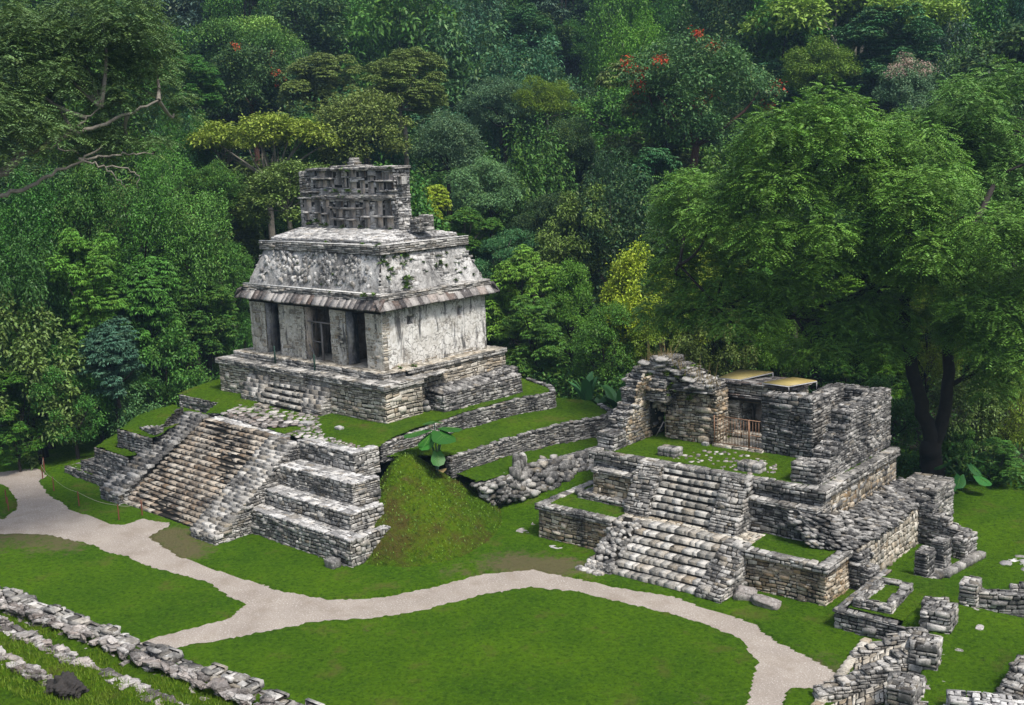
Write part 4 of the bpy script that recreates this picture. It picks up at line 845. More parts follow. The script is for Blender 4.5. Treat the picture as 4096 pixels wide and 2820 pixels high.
# collapsed rubble corner at the right of the upper platform
mb = MB(); r_ = np.random.default_rng(14)
P0 = curve([(11.0,1.75,2.9),(12.35,2.3,2.75),(12.5,4,2.5),(12.45,7,2.45),(12.4,9.6,2.4)], 80); P1 = curve([(12.2,1.55,1.65),(13.4,1.9,1.7),(13.75,4,1.72),(13.7,7,1.75),(13.6,9.8,1.8)], 80)
for i in range(79): mb.quad(P0[i]-(0,0,.12), P1[i]-(0,0,.12), P1[i+1]-(0,0,.12), P0[i+1]-(0,0,.12), (.2,.5,0))
for i in range(800):
    k_ = r_.integers(0, 80); t = r_.random(); p = P0[k_]*(1-t)+P1[k_]*t; s_ = r_.uniform(.14, .34); mb.rock(p+r_.uniform(-.05,.05,3)-(0,0,.06), (s_*1.5, s_, s_*.42), r_.uniform(-.5,.5)+1.2, 1, .25, (r_.uniform(-.2,.2), .25+r_.uniform(-.2,.2)))
mb.part('rubble_slope', M['dark'], ru)
mb = MB(); mb.face((13.72, 2.2, -.2), (0,1,0), (-.03,0,1), 6.2, 1.85, sw=.24, sh=.24, prot=.05, jit=.2); mb.part('side_wall', M['pale'], ru)
mb = MB(); mb.ruin((13.35, 2.15), (14.15, 2.05), .8, -.2, [(0,1.6),(.4,1.35),(.8,.5)], sw=.3, sh=.13, prot=.09); mb.part('buttress', M['dark'], ru)
mb = MB(); mb.ruin((13.6, 8.35), (15.95, 8.1), .5, -.2, [(0,2.1),(.8,1.5),(1.6,1.1),(2.4,.85)], sw=.34, sh=.13, prot=.07); mb.ruin((15.45, 7.4), (15.45, 8.3), -.5, -.2, [(0,.95),(1,.9)], sw=.3, sh=.13); mb.part('end_wall', M['dark'], ru)
mb = MB(); mb.block(12.2, 13.9, 9.6, 12.0, 0, 2.0, 'FRT', sw=.4, sh=.15, prot=.06); mb.part('rear_platform', M['ruin'], ru)
mb = MB(); mb.box(3.9, 10.1, .6, 2.6, 1.2, 1.575, (.2,.5,0)); mb.face((3.9, .7, 1.59), (1,0,0), (0,1,0), 6.2, 1.2, sw=.36, sh=.3, prot=.03, jit=.15); mb.part('landing', M['pale'], ru)
# stairs
def stairF(x0, x1, ya, yb, za, zb, n, sw=.34):
    s0 = MB()
    for i in range(n):
        h0 = za+(zb-za)*i/n; h1 = za+(zb-za)*(i+1)/n; y = ya+(yb-ya)*i/n
        s0.quad((x0, y+.05, h0-.2), (x1, y+.05, h0-.2), (x1, y+.05, h1-.03), (x0, y+.05, h1-.03), (.2,.5,0)); s0.quad((x0, y+.05, h1-.03), (x1, y+.05, h1-.03), (x1, y+(yb-ya)/n+.1, h1-.03), (x0, y+(yb-ya)/n+.1, h1-.03), (.2,.5,0))
    s = s0.part('staircase', M['pale'], ru)
    for i in range(n):
        h0 = za+(zb-za)*i/n; h1 = za+(zb-za)*(i+1)/n; y = ya+(yb-ya)*i/n; mb = MB()
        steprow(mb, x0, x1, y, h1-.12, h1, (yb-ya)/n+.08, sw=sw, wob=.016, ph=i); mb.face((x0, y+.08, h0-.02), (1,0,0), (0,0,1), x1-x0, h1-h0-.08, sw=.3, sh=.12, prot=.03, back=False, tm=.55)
        mb.part('step', M['step2'], s)
stairF(5.05, 9.05, -1.75, .75, 0, 1.62, 7); stairF(4.95, 8.0, 1.25, 2.5, 1.6, 3.45, 7, sw=.4)
def balF(x0, x1, ya, yb, za, zb, zbase, mat='ruin', b=.0, sw=.34, n='balustrade', jag=.05):
    mb = MB(); L = yb-ya; H = zb-za
    mb.face((x0, ya, zbase), (1,0,0), (0,0,1), x1-x0, za-zbase, sw=sw, sh=.17, prot=.06)
    mb.face((x0, ya, za), (1,0,0), (0,L,H), x1-x0, math.hypot(L,H), sw=sw, sh=.19, prot=.07+jag*.4, jit=.13)
    pr = [(0, za-zbase), (L, zb-zbase), (L+.35, zb-zbase)]
    mb.face((x1, ya, zbase), (0,1,0), (0,0,1), L+.35, zb-zbase, prof=pr, sw=.3, sh=.17, prot=.06); mb.face((x0, yb+.35, zbase), (0,-1,0), (0,0,1), L+.35, zb-zbase, prof=[(L+.35-a, h) for a, h in pr[::-1]], sw=.3, sh=.17, prot=.06)
    mb.face((x0, yb, zb), (1,0,0), (0,1,0), x1-x0, .4, sw=.4, sh=.35, prot=.04)
    return mb, mb.part(n, M[mat], ru)
balF(3.85, 5.02, 1.05, 2.25, 1.85, 3.60, 1.5); balF(7.98, 9.2, 1.0, 2.15, 1.85, 3.60, 1.5, sw=.3); balF(9.02, 10.12, -1.85, .35, .25, 1.62, -.1)
# rubble balustrade at the left of the lower flight
mb = MB()
for i in range(380):
    t = r_.random(); w_ = r_.random(); y = -1.75+2.2*t; z = .2+1.45*t; e = r_.choice([0, 1, 2], p=[.35, .3, .35])
    if e == 0: p = (3.95+1.1*w_, y, z-.02+.05*r_.random())
    elif e == 1: p = (3.95, y, z*w_)
    else: p = (5.05, y+.1, z*w_)
    s_ = r_.uniform(.12, .28); mb.rock(p, (s_*1.2, s_, s_*.8), r_.uniform(0,3), 1, .3)
for i in range(60): mb.rock((3.95+1.1*r_.random(), -1.8, .25*r_.random()), (.25,.2,.18), r_.uniform(0,3), 1, .3)
for i in range(14): mb.rock((3.6+1.4*r_.random(), -2.1+.2*r_.random(), .06), (.4,.3,.24), r_.uniform(0,3), 2, .2)
mb.add([(4.0,-1.7,0),(5.0,-1.7,0),(5.0,.5,0),(4.0,.5,0),(4.0,-1.7,.15),(5.0,-1.7,.15),(5.0,.5,1.6),(4.0,.5,1.6)], [[0,1,5,4],[1,2,6,5],[3,0,4,7],[4,5,6,7]], (.2,.5,0))
mb.part('rubble_balustrade', M['ruin'], ru)
# walls of the building
def rw(name, mat, p0, p1, th, prof, zb=3.55, **k):
    mb = MB(); mb.ruin(p0, p1, th, zb, prof, **k); return mb.part(name, M[mat], ru)
rw('front_pier', 'dark', (1.15, 3.0), (2.05, 3.0), .95, [(0,4.45),(1,4.42)], sw=.42, sh=.2, prot=.08)
mb = MB(); mb.ruin((1.15, 7.1), (1.15, 3.9), .85, 3.55, [(0,6.9),(.9,6.75),(1.6,6.3),(1.9,6.2),(2.15,5.5),(2.6,5.2),(2.85,4.9),(3.2,4.8)], sw=.3, sh=.14, prot=.09); mb.part('left_wall', M['dark'], ru)
mb = MB(); mb.face((2.03, 3.95, 3.58), (0,1,0), (0,0,1), 3.15, 3.1, sw=.26, sh=.2, prot=.06, jit=.18, prof=[(0,.9),(.6,1.6),(1.0,2.5),(1.6,3.1),(3.2,3.1)]); mb.part('wall_face', M['yellow'], ru)
# middle wall with the arched passage, vault mass above
mb = MB(); mb.face((2.02, 6.2, 3.58), (1,0,0), (0,0,1), 3.4, 2.5, sw=.28, sh=.15, prot=.07, jit=.17, holes=[(-.1,.74,-.1,1.6)]); mb.face((5.42,6.2,3.58),(0,1,0),(0,0,1),.95,2.5,sw=.3,sh=.16,prot=.07)
mb.box(2.72, 5.38, 6.24, 7.1, 3.5, 6.0); mb.box(1.2, 2.72, 6.3, 7.1, 5.35, 6.2, (.2,.5,0)); mb.face((2.70, 7.1, 3.58), (0,-1,0), (0,0,1), .9, 1.5, sw=.3, sh=.16, prot=.05)
for i in range(6): mb.rock((2.62-.10*i, 6.3, 4.85+.1*i), (.34,.4,.14), 0, 1, .15); mb.rock((2.05+.06*i, 6.3, 4.95+.09*i), (.3,.4,.13), 0, 1, .15)
for (u, v, a, b) in ((4.35,5.55,.42,.2),(4.75,5.15,.85,.26),(4.65,4.2,.3,.22),(4.75,3.78,.62,.34),(3.5,4.9,.3,.2),(4.9,4.75,.5,.2),(3.1,4.6,.3,.2)): mb.rock((u, 6.16, v), (a,.16,b), 0, 2, .06, A=(.75,.98,1))
mb.part('middle_wall', M['yellow'], ru)
mb = MB(); mb.ruin((1.2, 5.75), (5.35, 5.95), 1.2, 5.95, [(0,6.6),(.5,6.85),(1.0,7.3),(1.5,7.45),(2.0,7.4),(2.5,7.0),(2.9,6.85),(3.3,6.55),(3.8,6.45),(4.2,6.15)], sw=.5, sh=.14, prot=.14)
for i in range(46):
    a = r_.uniform(1.2, 5.2); z = np.interp(a, [1.2,2.2,2.7,3.2,4.0,5.3], [6.6,7.3,7.45,7.3,6.75,6.3]); mb.rock((a, 5.75+r_.uniform(-.15,.7), z-r_.uniform(0,.5)), (r_.uniform(.3,.7), .45, .13), r_.uniform(-.4,.4), 2, .25, (r_.uniform(-.25,.25), r_.uniform(-.3,.3)))
mb.box(1.3, 5.2, 5.95, 6.9, 5.9, 6.3, (.2,.5,0))
mb.part('vault_mass', M['ruin'], ru)
mb = MB(); mb.face((2.0, 5.2, 6.0), (1,0,0), (0,.9,.0), 1.2, .9, N=(0,-.3,-1)); mb.face((2.02, 4.9, 5.6), (0,1,0), (.45,0,1), 1.3, 1.1, sw=.3, sh=.16, prot=.06); mb.part('vault_spring', M['yellow'], ru)
mb = MB(); mb.box(1.3, 3.1, 5.55, 6.4, 5.45, 6.2, (.3,.5,1)); mb.face((1.9, 5.5, 5.4), (1,0,0), (0,0,1), 1.3, 1.1, sw=.4, sh=.15, prot=.1); mb.face((3.15, 5.5, 5.4), (0,1,0), (0,0,1), .8, 1.0, sw=.3, sh=.15, prot=.06); mb.part('vault_lip', M['ruin'], ru)
mb = MB(); mb.box(1.98, 2.075, 5.95, 7.1, 3.5, 5.5); mb.part('passage_shade', M['soil_and_shade'], ru)  # near-black sheet over the inner wall face; passage shade put into colour
rw('passage_wall', 'dark', (1.3, 8.6), (4.4, 8.6), .5, [(0,5.6),(3,5.9)], sw=.4, sh=.18)
mb = MB(); mb.box(1.2, 4.5, 7.0, 8.8, 5.75, 5.95, (.3,.5,1)); mb.part('vault_light_block', M['dark'], ru)  # vault slab added to keep skylight out, so the passage opening reads dark
# right-hand pier, its return and the end walls
mb = MB(); mb.ruin((7.6, 6.2), (9.95, 6.2), .95, 3.55, [(0,6.15),(1.2,6.2),(2.4,6.25)], sw=.36, sh=.17, prot=.07); mb.part('pier', M['dark'], ru)
mb = MB(); mb.box(9.15, 9.36, 6.12, 6.2, 5.2, 5.42, (.2,.5,0)); mb.part('niche_shade', M['soil_and_shade'], ru)  # dark block on the pier face, its colour standing in for a recess's shade
rw('return_wall', 'dark', (9.9, 7.1), (9.9, 9.5), .7, [(0,6.0),(1,6.2),(2.4,6.25)], sw=.34, sh=.14)
rw('back_wall', 'dark', (9.3, 9.35), (11.75, 9.35), .7, [(0,6.15),(2.5,6.05)], sw=.36, sh=.16)
mb = MB(); mb.ruin((11.75, 3.05), (11.75, 10.05), .78, 3.55, [(0,4.4),(1.1,4.35),(1.15,4.7),(1.7,4.75),(1.9,5.0),(2.3,5.2),(2.55,5.6),(2.8,5.95),(3.3,6.05),(7,6.1)], sw=.3, sh=.14, prot=.08); mb.part('right_wall', M['dark'], ru)
rw('front_pier', 'ruin', (10.55, 3.0), (11.7, 3.0), .85, [(0,4.35),(1,4.3)], sw=.42, sh=.2, prot=.08)
# small inner shrine
mb = MB(); mb.block(4.6, 5.52, 8.0, 9.6, 3.6, 5.48, 'FRL', sw=.4, sh=.17, prot=.03); mb.block(6.65, 8.15, 8.0, 9.6, 3.6, 5.48, 'FRL', sw=.4, sh=.17, prot=.03)
mb.box(4.64,5.48,8.03,9.6,3.6,5.5); mb.box(6.69,8.1,8.03,9.6,3.6,5.5); mb.box(5.4,6.75,9.3,9.6,3.6,5.5)
sh = mb.part('shrine_wall', M['pier'], ru)
mb = MB(); mb.box(4.5, 8.3, 7.85, 9.7, 5.36, 5.5); mb.block(4.5, 8.3, 7.85, 9.7, 5.48, 5.64, 'FRL', sw=.6, sh=.09, prot=.06); mb.part('shrine_cornice', M['slab'], ru)
mb = MB(); mb.block(4.62, 8.15, 8.05, 9.6, 5.62, 6.1, 'FRLT', sw=.38, sh=.15, prot=.04); mb.box(4.66,8.1,8.1,9.55,5.6,6.08); mb.part('shrine_attic', M['pale'], ru)
mb = MB(); mb.block(4.42, 8.35, 7.85, 9.8, 6.09, 6.2, 'FRLBT', sw=.7, sh=.1, prot=.06, tsw=.6, tsh=.4); mb.box(4.5,8.3,7.9,9.75,6.08,6.17); mb.part('shrine_roof', M['slab'], ru)
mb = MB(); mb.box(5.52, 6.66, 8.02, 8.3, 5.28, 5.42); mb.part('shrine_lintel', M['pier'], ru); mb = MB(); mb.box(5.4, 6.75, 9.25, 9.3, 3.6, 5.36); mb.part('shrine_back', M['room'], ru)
mb = MB(); mb.block(5.3, 7.7, 6.0, 6.7, 3.5, 3.72, 'FRLT', sw=.5, sh=.2, prot=.05); mb.box(5.35,7.65,6.7,8.0,3.5,3.68,(.6,.5,1)); mb.block(5.4, 7.6, 7.5, 8.0, 3.6, 3.95, 'FT', sw=.5, sh=.17, prot=.05); mb.part('threshold', M['pale'], ru)
# plants on the vault top
allg = MB()
for i in range(230):
    a = r_.uniform(1.2, 5.4); z = np.interp(a, [1.2,2.2,2.7,3.2,4.0,5.4], [6.5,7.3,7.45,7.35,6.75,6.2]); p = np.array([a, 5.8+r_.uniform(-.1,.9), z+.02]); 
    d = np.array([r_.uniform(-.5,.5), r_.uniform(-.5,.5), 1]); L = r_.uniform(.12,.4) if r_.random() < .9 else r_.uniform(.6,.95); s_ = .012
    allg.add([p-(s_,0,0), p+(s_,0,0), p+d*L+(s_*.3,0,0), p+d*L-(s_*.3,0,0)], [[0,1,2,3]], (r_.random(), r_.random(), 1))
allg.top('dry_grass', M['drygrass'], 'tufts of dry straw-coloured grass on the broken vault top of the lower ruin', 'grass', kind='stuff', fr=F)
allf = MB()
for i in range(46):
    p = (r_.uniform(2.1, 4.6), r_.uniform(5.55, 6.0), r_.uniform(5.6, 7.2))
    m_ = fern(p, r_.uniform(.15, .32), 14, seed=100+i)
    for V_, Q_, A_ in zip(m_.v, m_.q, m_.a): allf.add(V_, Q_-Q_.min(), A_)
ob = allf.top('ferns', M['leaf'], 'ferns and creepers hanging under the broken vault of the lower ruin', 'ferns', kind='stuff', fr=F); ob.color = (.08,.14,.02,1)
# railing
rl = thing('railing', 'rusty iron bar railing closing the shrine forecourt of the lower ruin', 'railing', (6.4, 6.08, 3.7), F)
def bar1(name, p, q, w, mat, par):
    mb = MB(); mb.bar(p, q, w); return mb.part(name, M[mat], par)
bar1('rail', (5.33,6.08,4.98), (7.6,6.08,4.98), .035, 'iron', rl); bar1('rail', (5.33,6.08,4.32), (7.6,6.08,4.32), .025, 'iron', rl); bar1('rail', (5.33,6.08,3.78), (7.6,6.08,3.78), .025, 'iron', rl)
bar1('post', (5.35,6.08,3.7), (5.35,6.08,5.0), .045, 'iron', rl); bar1('post', (7.05,6.08,3.7), (7.05,6.08,5.0), .06, 'iron', rl)
for i in range(15): bar1('bar', (5.5+i*.145,6.08,3.75), (5.5+i*.145,6.08,4.97), .018, 'iron', rl)
# two sheet canopies
def canopy(label, c):
    cx = sum(p[0] for p in c)/4; cy = sum(p[1] for p in c)/4; zt = c[0][2]
    t = thing('sheet_canopy', label, 'canopy', (cx, cy, 6.2), F, 'yellow sheet canopies over the shrine')
    mb = MB(); V = [p for p in c]+[(p[0], p[1], p[2]+.03) for p in c]; mb.add(V, [[0,1,5,4],[1,2,6,5],[2,3,7,6],[3,0,4,7],[4,5,6,7],[3,2,1,0]], (.5,.5,1)); mb.part('sheet', M['canopy'], t)
    for i in range(4):
        p, q = c[i], c[(i+1) % 4]; bar1('frame', (p[0],p[1],p[2]-.02), (q[0],q[1],q[2]-.02), .045, 'frame', t); bar1('leg', (p[0],p[1],6.1), (p[0],p[1],p[2]), .03, 'frame', t)
canopy('yellow sheet canopy on thin white legs above the left half of the shrine roof', [(4.5,8.0,6.26),(5.55,8.1,6.26),(6.4,9.6,6.42),(4.8,9.4,6.42)])
canopy('yellow sheet canopy on thin white legs above the right corner of the shrine roof', [(6.95,7.55,6.36),(8.25,7.45,6.36),(9.0,8.6,6.46),(7.8,8.8,6.46)])
# pillar stumps and stones on the floor
def stump(c, s, label, rz=0.):
    mb = MB(); x, y = c; a, b = s
    for i in range(3):
        for j in range(2):
            for q in range(2): mb.rock((x-a/2+a*(i+.5)/3, y-b/2+b*(j+.5)/2, 3.66+q*.2), (a/3*1.03, b/2*1.05, .23), r_.uniform(-.08,.08), 2, .07, box=.4)
    mb.top('pillar_stump', M['ruin'], label, 'pillar stump', fr=F)
stump((8.55,3.5), (1.05,.62), 'low blocky pillar stump on the ruin floor, the one above the right balustrade'); stump((4.5,3.75), (.95,.65), 'low broken pillar stump on the ruin floor, the one left above the upper stairs')
mb = MB(); flagpoly(mb, [(4.9,3.2),(7.6,2.9),(8.6,2.9),(9.5,3.6),(9.0,5.0),(6.8,5.6),(5.2,5.0)], 3.60, 75, .08, .26, 12, thick=.008); mb.top('paving_stones', M['near'], 'scattered pale stones in the thin grass of the ruin floor', 'paving stones', kind='stuff', fr=F)
boulder((5.0,5.9,3.6), (.3,.25,.2), 'small white stone at the foot of the yellowish middle wall', 'stone', F, mat='flag', name='loose_stone')
mb = MB(); mb.bar((2.3,6.0,3.6), (2.66,6.15,4.35), .05); mb.top('leaning_pole', M['wood'], 'dark pole leaning in the vaulted passage of the lower ruin', 'pole', fr=F)
# sign on a bar between pier and right wall
sg = thing('notice_sign', 'small pale green notice sign on a bar beside the right wall of the ruin', 'sign', (10.4, 6.3, 3.9), F)
bar1('crossbar', (9.95,6.4,4.35), (11.0,6.2,4.28), .04, 'wood', sg)
mb = MB(); mb.box(10.25, 10.55, 6.25, 6.28, 4.0, 4.3); sp_ = mb.part('sign_board', M['sign'], sg)
mb = MB(); mb.tube([(10.40+.07*math.cos(a), 6.235, 4.16+.07*math.sin(a)) for a in np.linspace(0, 6.28, 13)], .008, 4); mb.bar((10.36,6.24,4.12),(10.44,6.24,4.20),.015); mb.part('pictogram', M['signmark'], sp_)
# slabs and boulders round the ruin
boulder((-.75,.35,0), (1.25,.75,.16), 'large flat grey slab lying on grass at the left front corner of the ruin', 'stone slab', F, .15, tilt=(.08,.05), name='stone_slab', rough=.08); boulder((-.9,1.0,0), (.6,.4,.3), 'dark angular stone behind the large flat slab', 'boulder', F, .5)
boulder((1.35,-.55,0), (.75,.35,.12), 'small pale flat stone in front of the left platform wall', 'stone', F, -.1, 'flag', name='loose_stone')
boulder((10.65,-.9,0), (.85,.65,.5), 'upright grey boulder right beside the foot of the lower stairs', 'boulder', F, .4, tilt=(.2,.2)); boulder((11.6,-1.05,0), (1.0,.65,.34), 'flat-topped grey boulder on the grass under the right platform wall', 'boulder', F, .1, tilt=(.05,.1))

# ------------------------------------------------------------------ low ruins at the right
def wallF(name, label, cat, *a, mat='ruin', **k):
    mb = MB(); mb.ruin(*a, **k); return mb.top(name, M[mat], label, cat, fr=F)
wallF('stone_pillar', 'short square stone pillar nearest the small platform, grass around it', 'pillar', (15.12,4.1), (15.6,4.1), .8, 0, [(0,1.3),(1,1.3)], mat='dark', sw=.4, sh=.15)
wallF('stone_pillar', 'second square stone pillar, between the nearer pillar and the stepped end wall', 'pillar', (15.2,5.65), (15.7,5.65), .8, 0, [(0,1.3),(1,1.3)], mat='dark', sw=.4, sh=.15)
mb = MB()
for (p, q) in (((15.9,5.3),(16.35,8.2)), ((15.55,3.3),(15.75,5.4)), ((15.4,5.2),(16.1,5.35)), ((15.2,3.1),(15.6,3.4))):
    p = np.array(p); q = np.array(q); n = max(2, int(np.linalg.norm(q-p)/.3))
    for i in range(n):
        c = p+(q-p)*(i+.5)/n; mb.rock((c[0], c[1], .1+.08), (.34,.36,.26), math.atan2(*(q-p)[::-1])+r_.uniform(-.1,.1), 2, .1, box=.25)
mb.top('stone_kerb', M['ruin'], 'low line of kerb stones running past the two square pillars', 'stone kerb', fr=F)
mb = MB(); mb.block(14.4, 16.9, -1.5, 3.1, -.15, .72, 'FL', b=.03, sw=.34, sh=.16, prot=.08); edge_coping(mb, 14.35, 16.6, -1.52, 3.1, .76, d=.3, faces='FL', th=.1, sw=.4); mb.top('retaining_wall', M['dark'], 'low dark stone retaining wall of the small grassy platform right of the ruin', 'low platform', fr=F)
turfF([(14.6,-1.25),(16.9,-1.2),(17.2,1.6),(16.6,3.2),(14.6,3.1)], zc(.76))
mb = MB()
for a in (((14.85,-.95),(16.15,-.85)), ((16.15,-.85),(15.95,1.65)), ((15.95,1.65),(14.85,1.5)), ((14.85,1.5),(14.85,-.95))): mb.ruin(a[0], a[1], .26, .6, [(0,1.02),(3,1.04)], sw=.34, sh=.13, prot=.06)
mb.top('square_kerb', M['ruin'], 'low square frame of stones filled with grass on the small platform', 'stone frame', fr=F)
turfF([(15.0,-.7),(15.95,-.7),(15.8,1.45),(15.0,1.35)], zc(.93)); 
wallF('ruin_block', 'squat masonry block with a broken stub behind it, above the first small stairway', 'masonry block', (17.45,-1.75), (18.4,-1.65), 1.0, .3, [(0,1.62),(1,1.65)], sw=.45, sh=.2, prot=.07)
wallF('ruin_stub', 'knee-high broken wall stub behind the squat masonry block', 'wall stub', (17.15,-.75), (18.2,-.5), .5, .6, [(0,1.45),(1,1.2)], mat='dark', sw=.3, sh=.14)
wallF('ruin_stub', 'small pile of wall stones left of the pale wall end block', 'wall stub', (16.9,.3), (17.6,.6), .35, .6, [(0,1.05),(1,1.15)], sw=.3, sh=.12)
wallF('ruin_block', 'tall square masonry block between the two small stairways', 'masonry block', (18.15,-4.6), (18.95,-4.45), .85, .2, [(0,1.72),(1,1.7)], sw=.42, sh=.2, prot=.07)
wallF('ruin_block', 'masonry block at the head of the second small stairway, at the bottom edge', 'masonry block', (18.7,-7.7), (19.35,-7.6), 1.1, .1, [(0,1.6),(1,1.65)], sw=.42, sh=.2, prot=.08)
wallF('ruin_block', 'low jagged masonry beside the bottom-edge block', 'masonry block', (18.3,-6.55), (19.2,-6.3), .6, .2, [(0,1.25),(1,1.35)], sw=.36, sh=.17, prot=.08)
wallF('ruin_block', 'square wall end block at the left of the low wall on the right lawn', 'masonry block', (17.75,1.15), (18.3,1.2), .75, .4, [(0,1.62),(1,1.6)], sw=.4, sh=.17, prot=.06)
wallF('low_wall', 'low rough wall running right from the square wall end block', 'low wall', (18.3,1.45), (19.7,2.2), .4, .4, [(0,1.4),(.7,1.15),(1.6,1.2)], mat='dark', sw=.4, sh=.17, prot=.08)
wallF('low_wall', 'stub of wall behind the low rough wall, at the right edge', 'low wall', (18.9,3.2), (20.6,3.9), .4, .3, [(0,1.0),(1.6,1.1)], sw=.4, sh=.17, prot=.08)
wallF('low_wall', 'thick broken wall at the right edge beside the bright lawn', 'low wall', (20.95,-5.3), (21.2,-2.0), -.8, .5, [(0,1.3),(1.5,1.75),(2.4,1.6),(3.4,1.9)], sw=.4, sh=.2, prot=.1)
wallF('low_wall', 'broad pale wall along the bottom edge right of the bright lawn', 'low wall', (20.2,-7.0), (22.0,-6.2), .7, .3, [(0,1.35),(2,1.4)], mat='flag', sw=.5, sh=.2, prot=.06)
wallF('low_wall', 'low wall of rounded stones at the bottom edge beside the broad pale wall', 'low wall', (19.3,-7.5), (20.3,-7.0), .3, .5, [(0,1.15),(2,1.1)], sw=.36, sh=.18, prot=.08)
def slopewall(p0, p1, th, z0, z1, zb, label, mat='ruin'):
    mb = MB(); L = math.hypot(p1[0]-p0[0], p1[1]-p0[1]); mb.ruin(p0, p1, th, zb, [(0,z0),(L,z1)], sw=.28, sh=.12, prot=.07, step=.26); mb.top('sloping_wall', M[mat], label, 'sloping wall', fr=F)
slopewall((15.95,-3.5), (17.75,-1.85), .32, .22, 1.05, -.1, 'dark sloping parapet wall of the first small stairway')
slopewall((16.3,-6.75), (18.1,-4.55), .5, .25, 1.25, -.1, 'long sloping rubble parapet between the two small stairways', 'ruin')
for q, (P_, lab) in enumerate(((((16.35,-4.4,.12),(15.98,-3.55,.12),(17.75,-2.05,.85),(18.15,-3.4,.9)), 'first small paved stairway rising from the path to the right lawn'), (((16.9,-7.6,.1),(16.6,-6.8,.1),(18.3,-4.9,.9),(18.9,-6.2,.9)), 'second small paved stairway at the bottom right edge'))):
    mb = MB(); P_ = [np.array(p, float) for p in P_]; mb.quad(P_[0], P_[3], P_[2], P_[1], (.2,.5,0)) 
    n = 9
    for i in range(n):
        a = P_[0]+(P_[3]-P_[0])*i/n; b = P_[1]+(P_[2]-P_[1])*i/n; c = P_[1]+(P_[2]-P_[1])*(i+1)/n; d = P_[0]+(P_[3]-P_[0])*(i+1)/n
        U = a-b; L = np.linalg.norm(U); Vv = (c-b); m = 4
        mb.face(b, Vv, U, float(np.linalg.norm(Vv)), float(L), sw=.22, sh=.35, prot=.02, N=(0,0,1))
    mb.top('small_stairway', M['pale'], lab, 'stairway', fr=F)
mb = MB()
p = np.array([15.72,-1.8]); q = np.array([16.35,-7.2])
for i in range(15):
    c = p+(q-p)*(i+.5)/15; mb.rock((c[0], c[1], .06), (.3,.37,.22), r_.uniform(-.05,.05)-.1, 2, .06, box=.22)
mb.top('stone_kerb', M['pale'], 'pale kerb stones edging the path in front of the small stairways', 'stone kerb', fr=F)
for i, (x, y, z, s) in enumerate(((19.0,-2.6,.9,.3),(18.75,-1.6,.9,.22),(19.1,-5.6,.9,.35),(19.3,-5.0,.9,.25),(18.75,-3.3,.9,.3),(19.9,-3.9,.9,.3),(18.4,.9,.9,.2),(19.1,-6.6,.9,.3),(19.0,-.6,.9,.4),(19.1,-.75,.9,.3))):
    boulder((x, y, z), (s*.9, s*.6, s*.22), ['small pale stone lying in the bright grass of the right lawn', 'small pale stone lying in the bright grass of the right lawn'][0], 'stone', F, i, 'near', name='loose_stone')['group'] = 'stones on the right lawn'
mb = MB(); flagpoly(mb, [(17.3,7.6),(18.6,7.2),(18.9,8.6),(17.6,8.9)], .17, 16, .3, .6, 3); mb.top('stone_patch', M['flag'], 'patch of white flat stones in the far right lawn', 'stone patch', fr=F)
# ------------------------------------------------------------------ stone rows on the near slope (frame S)
def rowstones(label, p0, p1, z0, z1, w, n, size, seed, layers=1, mat='near'):
    r = np.random.default_rng(seed); mb = MB(); p0 = np.array(p0); p1 = np.array(p1); U = (p1-p0)/np.linalg.norm(p1-p0); Nn = np.array([-U[1], U[0]])
    for l in range(layers):
        for i in range(n):
            t = (i+r.uniform(.2,.8))/n; c = p0+(p1-p0)*t; a = math.atan2(U[1], U[0])
            k = r.integers(1, 4)
            for j in range(k):
                o = (j+.5)/k-.5; s = size*r.uniform(.7, 1.3); cc = c+Nn*w*o*1.0+U*r.uniform(-.1, .1)
                mb.rock((cc[0], cc[1], z0+(z1-z0)*t-l*.22+r.uniform(-.09, .01)), (s*r.uniform(.8,1.7), w/k*r.uniform(.8,1.3), size*r.uniform(.3,.55)), a+r.uniform(-.45,.45), 4, .36, (r.uniform(-.16,.16), r.uniform(-.16,.16)), box=.42)
    return mb.top('stone_row', M[mat], label, 'stone row')
rowstones('outermost row of weathered stones on the near slope, ending beside the lawn', (9.3,-18.15), (19.9,-16.98), 7.30, 7.22, .26, 46, .21, 1, layers=2)
mb = MB(); mb.ruin((8.5,-18.0), (19.95,-16.75), .3, 4.0, [(0,7.25),(12,7.15)], sw=.34, sh=.22, prot=.1); mb.top('slope_wall', M['gray'], 'wall face falling away below the outermost stone row of the near slope', 'wall')
rowstones('flat stones laid along the inner foot of the outermost row', (13.2,-17.85), (19.9,-17.25), 7.06, 7.0, .18, 16, .2, 12)
rowstones('middle row of pale flat stones on the near slope, between two grass strips', (11.0,-18.85), (19.3,-18.32), 7.47, 7.40, .34, 40, .21, 2)
rowstones('innermost row of pale stones at the bottom left, beside the black porous rock', (13.0,-19.95), (16.7,-19.68), 7.88, 7.88, .30, 18, .21, 3)
mb = MB()
V, Q = ico(5); 
d_ = 1+.16*np.sin(V@np.array([5,3,2])+1)+.12*np.sin(V@np.array([-4,7,3]))+.10*np.sin(V@np.array([9,-8,11]))+.09*np.sin(V@np.array([17,13,-15]))+.05*np.sin(V@np.array([-27,31,22])); mb.add(V*d_[:, None]*(.40,.24,.20)+(16.95,-19.72,7.92), Q, (.1,.5,1))
lava = flat('black_porous_rock', (.045,.04,.038), .95, 0, .6, 14); mb.top('porous_rock', lava, 'black porous rock lying between the stone rows at the bottom left', 'rock')
